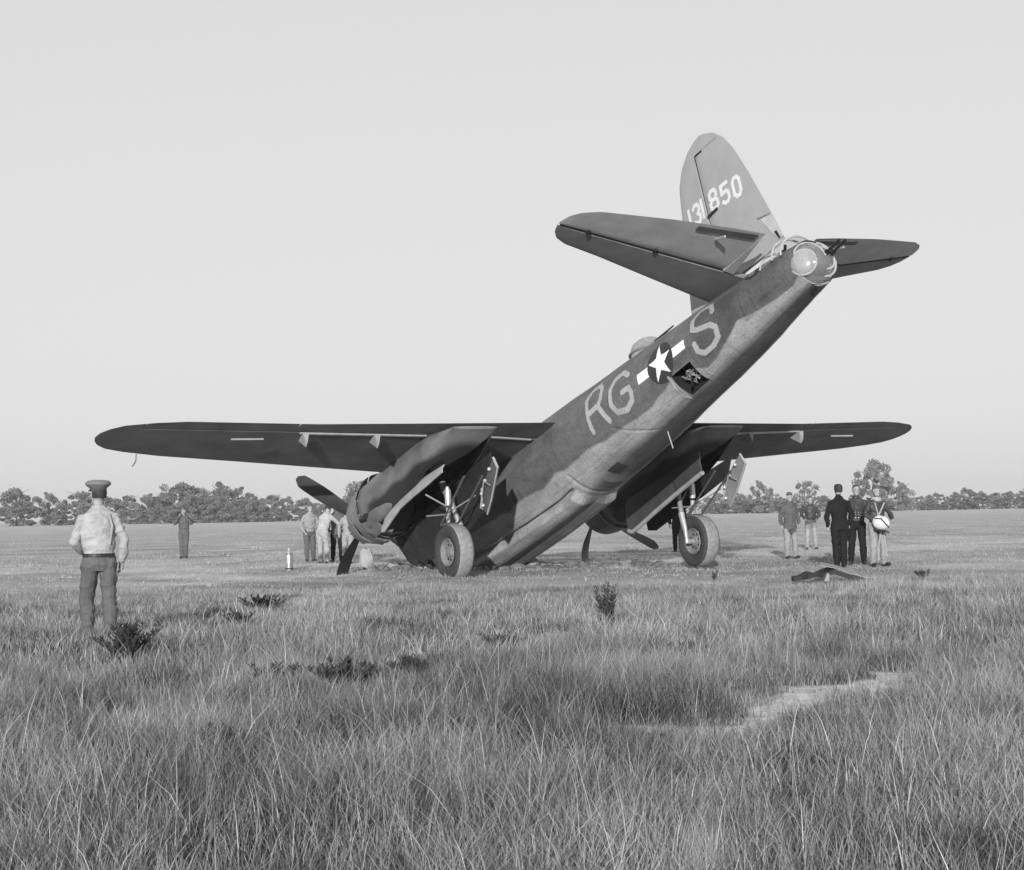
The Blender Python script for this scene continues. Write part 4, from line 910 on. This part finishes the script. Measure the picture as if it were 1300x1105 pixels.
# torn bits of metal thrown about near the nose
for k, (px, d, w_, l_, lb) in enumerate(((478, 39.5, .22, .34, "torn metal scrap in front of the port propeller blade"), (528, 39.0, .14, .26, "small metal scrap left of the port wheel"), (618, 38.6, .16, .30, "metal scrap between the port wheel and the fuselage"), (708, 39.4, .12, .22, "small scrap in front of the belly"), (790, 40.5, .2, .36, "metal scrap under the starboard engine"))):
    mb = MB(); rg = []
    for i in range(5):
        x_ = -l_/2+l_*i/4; z_ = .05+.05*math.sin(i*1.9+k); rg.append([(x_, -w_/2+.03*math.sin(i*3+k), z_), (x_+.02, w_/2+.03*math.cos(i*2+k), z_+.05*math.cos(i+k)), (x_+.02, w_/2+.03*math.cos(i*2+k), z_+.05*math.cos(i+k)-.01), (x_, -w_/2+.03*math.sin(i*3+k), z_-.01)])
    mb.rings(rg, True); o = mb.build("metal_scrap", steel if k % 2 else olive, None, True); xx = (px-650)/2080.26*d; o.location = (xx, d, float(gz(xx, d))+.02); o.rotation_euler = (.2, .15*k-.2, k*1.3); tag(o, lb, "scrap", "scraps of torn metal")
# pale canvas bag under the port engine, clods of dug up earth
def clod(seed, r, sq=(1, 1, .6)):
    mb = MB(); mb.ball((0, 0, 0), 1, 7); v = np.array(mb.v); n_ = 1+.5*(vnoise(v[:, 0]*2+seed*3.3+50, v[:, 1]*2+v[:, 2]*1.7+50, seed)-.5)
    v = v*n_[:, None]*r*np.array(sq); mb.v = [tuple(q) for q in v]; return mb
soil = mat("dug_earth", .15, .95, .35, 8, .6, 12)
bg_ = clod(3, .26, (.75, .7, 1.2)).build("canvas_bag", canvas, None, True); xb, yb = (463-650)/2080.26*43.5, 43.5; bg_.location = (xb, yb, .16); tag(bg_, "pale canvas bag lying under the port engine cowling", "bag")
mb = MB(); 
for k in range(260):
    t = rng.random(); xx = -4.6+8.6*t; yy = 41.2+1.5*rng.normal()*.5-(.8 if xx > 0 else 0); r_ = .03+.14*rng.random()**3
    c = clod(int(rng.integers(1, 60)), r_, (.8+.7*rng.random(), .8+.5*rng.random(), .45+.3*rng.random())); zz = float(gz(xx, yy))+r_*.15
    mb.add([(p[0]+xx, p[1]+yy, p[2]+zz) for p in c.v], c.f)
tag(mb.build("churned_earth", soil, None, True), "churned up clods of earth round the collapsed nose and wheels", None, kind='stuff')
for k, (px, d, r_, lb) in enumerate(((671, 40.6, .19, "pale lump of earth beside the belly of the fuselage"), (735, 40.8, .10, "small pale stone in the shadow under the fuselage"), (497, 41.5, .15, "earth clod below the port engine"), (541, 40.0, .13, "earth clod just left of the port wheel"))):
    xx = (px-650)/2080.26*d; c = clod(k+11, r_, (1, .9, .85)).build("earth_clod", pale if k == 1 else khaki, None, True); c.location = (xx, d, float(gz(xx, d))+r_*.35); tag(c, lb, "clod", "clods by the crash")

# ------------------------------------------------------------------ trees
leafm = bpy.data.materials.new("tree_leaves"); leafm.use_nodes = True; n = leafm.node_tree; b = n.nodes["Principled BSDF"]
oi = n.nodes.new("ShaderNodeAttribute"); oi.attribute_name = "tint"
mr = n.nodes.new("ShaderNodeMapRange"); mr.inputs[3].default_value = .05; mr.inputs[4].default_value = .20
n.links.new(oi.outputs['Fac'], mr.inputs[0]); n.links.new(mr.outputs[0], b.inputs['Base Color']); b.inputs['Roughness'].default_value = .8; b.inputs['Specular IOR Level'].default_value = .1
bark = mat("bark", .08, .95, .3, 5, .4, 10)
def crown_mesh(seed, kind):
    r = np.random.default_rng(seed); H = 1.0; P = []; Tn = []
    if kind == 'oak': nb, base, wdt, ls = 38, .30, .62, .020
    elif kind == 'poplar': nb, base, wdt, ls = 20, .15, .22, .022
    elif kind == 'open': nb, base, wdt, ls = 15, .38, .42, .02
    else: nb, base, wdt, ls = 40, .0, .66, .021
    for i in range(nb):
        u = (i+.5)/nb; zc = base+(.92-base)*u
        prof = math.sin(math.pi*min(1, max(.05, (u*.86+.16))))**.6
        an = i*2.4+r.random(); rr = wdt*prof*(.2+.85*r.random()); cr = (.055+.10*r.random()**1.4)*(1.0 if kind != 'poplar' else .7)
        c = np.array([rr*math.cos(an), rr*math.sin(an), zc+.05*r.normal()]); nl = 150 if kind != 'open' else 110
        q = r.normal(size=(nl, 3)); q /= np.linalg.norm(q, axis=1)[:, None]; q *= (r.random(nl)**.4)[:, None]*cr*np.array([1.15, 1.15, .8])
        P.append(c+q); Tn.append(np.full(nl, .2+.6*r.random())+.2*r.random(nl))
    P = np.concatenate(P); Tn = np.concatenate(Tn); N_ = len(P); P[:, 2] = np.abs(P[:, 2])
    a = r.normal(size=(N_, 3)); a /= np.linalg.norm(a, axis=1)[:, None]; b_ = np.cross(a, r.normal(size=(N_, 3))); b_ /= np.linalg.norm(b_, axis=1)[:, None]
    s_ = ls*(.6+.8*r.random(N_))[:, None]
    V = np.stack([P-a*s_-b_*s_*.6, P+a*s_-b_*s_*.6, P+a*s_*.8+b_*s_*.7, P-a*s_*.7+b_*s_*.6], 1).reshape(-1, 3)
    me = fastmesh("crown", V, np.arange(N_*4).reshape(-1, 4), leafm); me.attributes.new("tint", 'FLOAT', 'POINT').data.foreach_set("value", np.repeat(np.clip(Tn, 0, 1), 4).astype(np.float32))
    mb = MB(); mb.tube([(0, 0, -.02), (.01, 0, .2), (-.01, .01, .45), (.02, 0, .8)], [.032, .022, .016, .006], 8)
    for k in range(7):
        t = .25+.08*k; an = k*2.4; mb.tube([(0, 0, t), (.18*math.cos(an), .18*math.sin(an), t+.14), (.34*wdt/.5*math.cos(an), .34*wdt/.5*math.sin(an), t+.24)], [.012, .008, .003], 5)
    tmp = newobj("t", mb.v, mb.f, bark); tm = tmp.data; tm.name = "trunk"; bpy.data.objects.remove(tmp)
    return me, tm
VAR = {k: [crown_mesh(s_+hash_, k) for s_ in (1, 2, 3)] for hash_, k in ((10, 'oak'), (20, 'poplar'), (30, 'open'), (40, 'bush'))}
def tree(px, topy, d, kind, width=1.0, label=None, group=None, name="tree", cat="tree"):
    x = (px-650)/2080.26*d; hor = 653-.01746*(px-650); H = (hor-topy)/2080.26*d+1.36
    me, tm = VAR[kind][random.randrange(3)]
    root = empty(name, (x, d, -.1), random.random()*6.28); tag(root, label, cat, group)
    for nm, mm in (("crown", me), ("trunk", tm)):
        o = bpy.data.objects.new(nm, mm); COL.objects.link(o); o.parent = root; o.scale = (H*width, H*width, H*1.0)
    return root
LAND = [(-40, "the left picture edge"), (124, "the officer in the peaked cap"), (232, "the lone man in the field"), (277, "the thin pointed tree"), (365, "the upright canister"), (409, "the propeller group"), (520, "the port engine"), (650, "the bomber's belly"), (760, "the starboard propeller"), (888, "the starboard wheel"),
        (1000, "the man in the tunic"), (1063, "the man in black"), (1107, "the tall oak"), (1143, "the dense round tree"), (1320, "the right picture edge")]
ORD = ["first", "second", "third", "fourth", "fifth", "sixth", "seventh", "eighth"]
_cnt = {}
def place_label(px, what):
    i = min(range(len(LAND)), key=lambda k: abs(LAND[k][0]-px)); x0, nm = LAND[i]; side = "left" if px < x0 else "right"
    k = (what, nm, side); _cnt[k] = _cnt.get(k, 0)+1
    return "%s, %s %s of %s" % (what, ORD[_cnt[k]-1], side, nm)
random.seed(5)
# left wood: outline of the tree tops against the sky (px, top y)
tops = [(-150, 622), (-90, 618), (-30, 626), (20, 620), (60, 627), (105, 624), (135, 630), (160, 628), (185, 628), (210, 622), (228, 616), (246, 617), (262, 628), (284, 620), (300, 620), (322, 632), (345, 628), (362, 632), (385, 634), (408, 640), (436, 634), (460, 642), (490, 640), (530, 640), (570, 642), (610, 640), (650, 640), (700, 644), (740, 643)]
tops = [t for t in tops if -60 < t[0] < 600]
tops.sort(key=lambda t: -t[0])
for i, (px, ty) in enumerate(tops):
    tree(px+random.uniform(-3, 3), ty+random.uniform(0, 2), 470+random.uniform(-20, 40), 'bush' if i % 3 else 'oak', .85+.3*random.random(), place_label(px, "broad tree of the left wood"), "trees along the left horizon", "tree")
    tree(px+random.uniform(8, 22), min(ty+14, 652)+random.uniform(0, 5), 440, 'bush', 1.3, place_label(px+14, "low bush under the left wood"), "undergrowth along the left horizon", "bush", "bush")
tree(277, 612, 465, 'poplar', .8, "thin pointed tree rising above the left wood", None, "tree")
tree(452, 611, 300, 'open', 1.1, "sparse tree with open branches just above the port engine", None, "tree")
tops = [(750, 641), (780, 640), (820, 636), (850, 636), (880, 634), (895, 633), (912, 627), (937, 628), (950, 634), (972, 632), (985, 630), (1004, 632), (1028, 630), (1045, 630), (1066, 634), (1085, 628), (1105, 630), (1125, 630), (1150, 632), (1165, 631), (1178, 630), (1190, 628), (1208, 626), (1225, 622), (1245, 626), (1262, 626), (1282, 625), (1300, 620), (1340, 624), (1400, 622), (1460, 626)]
tops = [t for t in tops if t[0] < 1350]
for i, (px, ty) in enumerate(tops):
    tree(px+random.uniform(-3, 3), ty+random.uniform(0, 2), 480+random.uniform(-20, 50), 'bush' if i % 2 else 'oak', .9+.3*random.random(), place_label(px, "rounded tree of the right wood"), "trees along the right horizon", "tree")
    tree(px+random.uniform(8, 22), min(ty+8, 643)+random.uniform(-4, 3), 450, 'bush', 1.7, place_label(px+14, "low bush under the right wood"), "undergrowth along the right horizon", "bush", "bush")
tree(963, 613, 430, 'bush', .72, "round topped tree standing above the hedge right of the starboard wheel", None, "tree")
tree(1020, 609, 420, 'open', .8, "narrow open crowned tree behind the men at right", None, "tree")
tree(1107, 585, 440, 'oak', .72, "tallest spreading oak behind the group of men", None, "tree")
tree(1143, 614, 430, 'bush', .72, "dense round tree right of the tall oak", None, "tree")

# ------------------------------------------------------------------ grass and weeds
gm = bpy.data.materials.new("dry_grass"); gm.use_nodes = True; n = gm.node_tree; b = n.nodes["Principled BSDF"]
at = n.nodes.new("ShaderNodeAttribute"); at.attribute_name = "tint"; mr = n.nodes.new("ShaderNodeMapRange"); mr.inputs[3].default_value = .022; mr.inputs[4].default_value = .50
n.links.new(at.outputs['Fac'], mr.inputs[0]); n.links.new(mr.outputs[0], b.inputs['Base Color']); b.inputs['Roughness'].default_value = .75; b.inputs['Specular IOR Level'].default_value = .2
def blades(N_, y0, y1, hgt, wid, segs, dens_pow, name, label, thin=0.0, margin=1.45):
    K = 11; nt_ = N_//K; u = rng.random(nt_); ty = (y0**dens_pow+u*(y1**dens_pow-y0**dens_pow))**(1/dens_pow); tx = (rng.random(nt_)-.5)*.625*margin*ty
    sp_ = .018+.035*rng.random(nt_); th_f = .6+.8*rng.random(nt_)**1.3; tt_f = rng.random(nt_); N_ = nt_*K
    ox = rng.normal(size=N_); oy = rng.normal(size=N_); rep = lambda q: np.repeat(q, K)
    xx = rep(tx)+ox*rep(sp_)*(1+ty.mean()/20); yy = rep(ty)+oy*rep(sp_)*(1+ty.mean()/20); THF = rep(th_f); TTF = rep(tt_f)
    cl = vnoise(xx*1.1+7, yy*.8+3, 71); cl2 = vnoise(xx*3.1+7, yy*2.3+3, 72); cl3 = vnoise(xx*.3+9, yy*.22+4, 73)
    keep = rng.random(N_) < np.clip(.35+1.1*cl2+.3*cl, .2, 1); pt_ = patch(xx, yy); keep &= rng.random(N_) > pt_*.86
    keep &= rng.random(N_) > thin*np.clip((cl3-.35)*2.2, 0, 1)
    # keep the blades clear of the trodden strip near the aeroplane
    xx, yy, cl, cl2, cl3, ox, oy, THF, TTF = [a[keep] for a in (xx, yy, cl, cl2, cl3, ox, oy, THF, TTF)]; n_ = len(xx)
    hh = hgt*THF*(.5+.65*rng.random(n_))*(.45+.95*cl)*(1-.6*patch(xx, yy))*np.interp(yy, [0, 13, 19, 25, 34, 40, 200], [1, 1, .72, .45, .38, .55, .6])
    tall = rng.random(n_) < .03; hh = np.where(tall, hh*1.5, hh)
    an = rng.random(n_)*2*math.pi; lean = (.12+.55*rng.random(n_)**1.5)*hh; la = np.arctan2(oy, ox)+rng.normal(size=n_)*.7
    z0 = gz(xx, yy)-.02; wd = wid*(.6+.8*rng.random(n_)); V = []
    sx, sy = np.cos(an)*wd/2, np.sin(an)*wd/2; lx, ly = np.cos(la)*lean, np.sin(la)*lean
    for k in range(segs+1):
        t = k/segs; c = np.stack([xx+lx*t*t, yy+ly*t*t, z0+hh*(t-.18*t*t)], 1); w_ = (1-t*.92)
        V.append(c-np.stack([sx, sy, 0*sx], 1)*w_); V.append(c+np.stack([sx, sy, 0*sx], 1)*w_)
    V = np.stack(V, 1).reshape(-1, 3); m_ = 2*(segs+1); base = np.arange(n_)[:, None]*m_
    F = np.concatenate([base+np.array([2*k, 2*k+1, 2*k+3, 2*k+2]) for k in range(segs)], 0)
    me = fastmesh(name, V, F, gm)
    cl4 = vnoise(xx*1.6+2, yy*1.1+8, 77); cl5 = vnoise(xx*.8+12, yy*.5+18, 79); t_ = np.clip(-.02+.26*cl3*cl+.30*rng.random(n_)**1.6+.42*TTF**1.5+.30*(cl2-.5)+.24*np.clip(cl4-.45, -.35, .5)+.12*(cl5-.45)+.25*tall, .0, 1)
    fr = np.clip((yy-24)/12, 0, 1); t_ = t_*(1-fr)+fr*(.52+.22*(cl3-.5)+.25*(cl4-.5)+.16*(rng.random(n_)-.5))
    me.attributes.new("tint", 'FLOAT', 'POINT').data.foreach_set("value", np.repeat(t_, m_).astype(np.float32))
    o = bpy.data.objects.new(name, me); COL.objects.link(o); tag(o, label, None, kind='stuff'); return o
blades(300000, 4.5, 15, .27, .0062, 3, 1.55, "tall_grass", "tall dry grass in the foreground")
blades(230000, 14.5, 31, .32, .0115, 2, 1.6, "meadow_grass", "rough meadow grass in the middle distance")
blades(150000, 30, 62, .17, .018, 2, 1.6, "short_grass", "short trodden grass round the aeroplane", thin=.6)
blades(60000, 62, 150, .13, .05, 1, 1.5, "far_grass", "sparse grass tufts out on the open field", thin=.7)

weedm = mat("dark_weed_stalks", .055, .85, .3, 20)
def weed(px, d, H, nst, spread, label, name="weed_plant", leafy=30):
    x = (px-650)/2080.26*d; root = empty(name, (x, d, float(gz(x, d))-.02)); tag(root, label, "plant"); mb = MB(); ml_ = MB(); r = random.Random(int(px*7))
    for k in range(nst):
        a = r.random()*6.28; l = spread*r.random(); h_ = H*(.55+.45*r.random()); p = [Vector((l*.15*math.cos(a), l*.15*math.sin(a), 0)), Vector((l*.5*math.cos(a), l*.5*math.sin(a), h_*.5)), Vector((l*math.cos(a), l*math.sin(a), h_))]
        mb.tube(p, [.007, .005, .003], 5)
        for j in range(leafy):
            t = .12+.88*r.random(); q = p[0].lerp(p[1], t*2) if t < .5 else p[1].lerp(p[2], t*2-1); b_ = r.random()*6.28; L = (.035+.06*(1-t))*r.uniform(.6, 1.4)
            e = Vector((math.cos(b_), math.sin(b_), .7+.5*r.random()))*L; s_ = Vector((-math.sin(b_), math.cos(b_), 0))*L*.22
            ml_.add([q, q+e*.5+s_, q+e, q+e*.5-s_], [(0, 1, 2, 3)])
    mb.build("stalks", weedm, root); ml_.build("leaves", weedm, root)
weed(765, 18.6, .66, 9, .20, "tall dark dock weed with upright seed stalks in the middle foreground", leafy=60)
weed(160, 16.0, .42, 34, .42, "dark leafy bush clump in the grass in front of the officer", "shrub", 40)
weed(432, 12.6, .26, 26, .34, "low dark leafy clump in the near foreground left of centre", "shrub", 40)
weed(330, 24.5, .26, 22, .6, "low dark weed patch in the left middle grass", "shrub", 30)
for k_, (px_, d_, h_, lb_) in enumerate(((300, 20.5, .2, "small dark weed between the officer and the long weed patch"), (345, 12.9, .2, "low dark weed left of the near clump"), (515, 13.8, .2, "low dark weed right of the near clump"), (632, 17.0, .22, "dark weed left of the tall dock weed"), (870, 14.5, .2, "dark weed just left of the sandy patch"),
        (590, 9.6, .2, "dark weed low in the near foreground at centre"), (260, 9.2, .2, "dark weed low in the near foreground at left"), (1010, 8.6, .18, "dark weed low in the near foreground at right"))):
    weed(px_, d_, h_, 18, .2+.04*(k_ % 4), lb_, "shrub", 26)
weed(905, 31.5, .30, 3, .12, "single thin dark stalk below the starboard wheel", "weed_plant", 12)
weed(1166, 31.0, .20, 16, .22, "small dark weed clump right of the wreckage", "shrub", 14)

# ------------------------------------------------------------------ thin haze over the field
hm = bpy.data.materials.new("field_haze"); hm.use_nodes = True; n = hm.node_tree; n.nodes.clear()
ho = n.nodes.new("ShaderNodeOutputMaterial"); pv = n.nodes.new("ShaderNodeVolumePrincipled"); pv.inputs['Color'].default_value = (.9, .9, .9, 1); pv.inputs['Density'].default_value = .00028
n.links.new(pv.outputs[0], ho.inputs['Volume'])
mb = MB(); mb.box((0, 1700, 12.5), (4200, 3700, 27)); hz = mb.build("haze", hm); tag(hz, "thin pale haze over the airfield", kind='stuff')
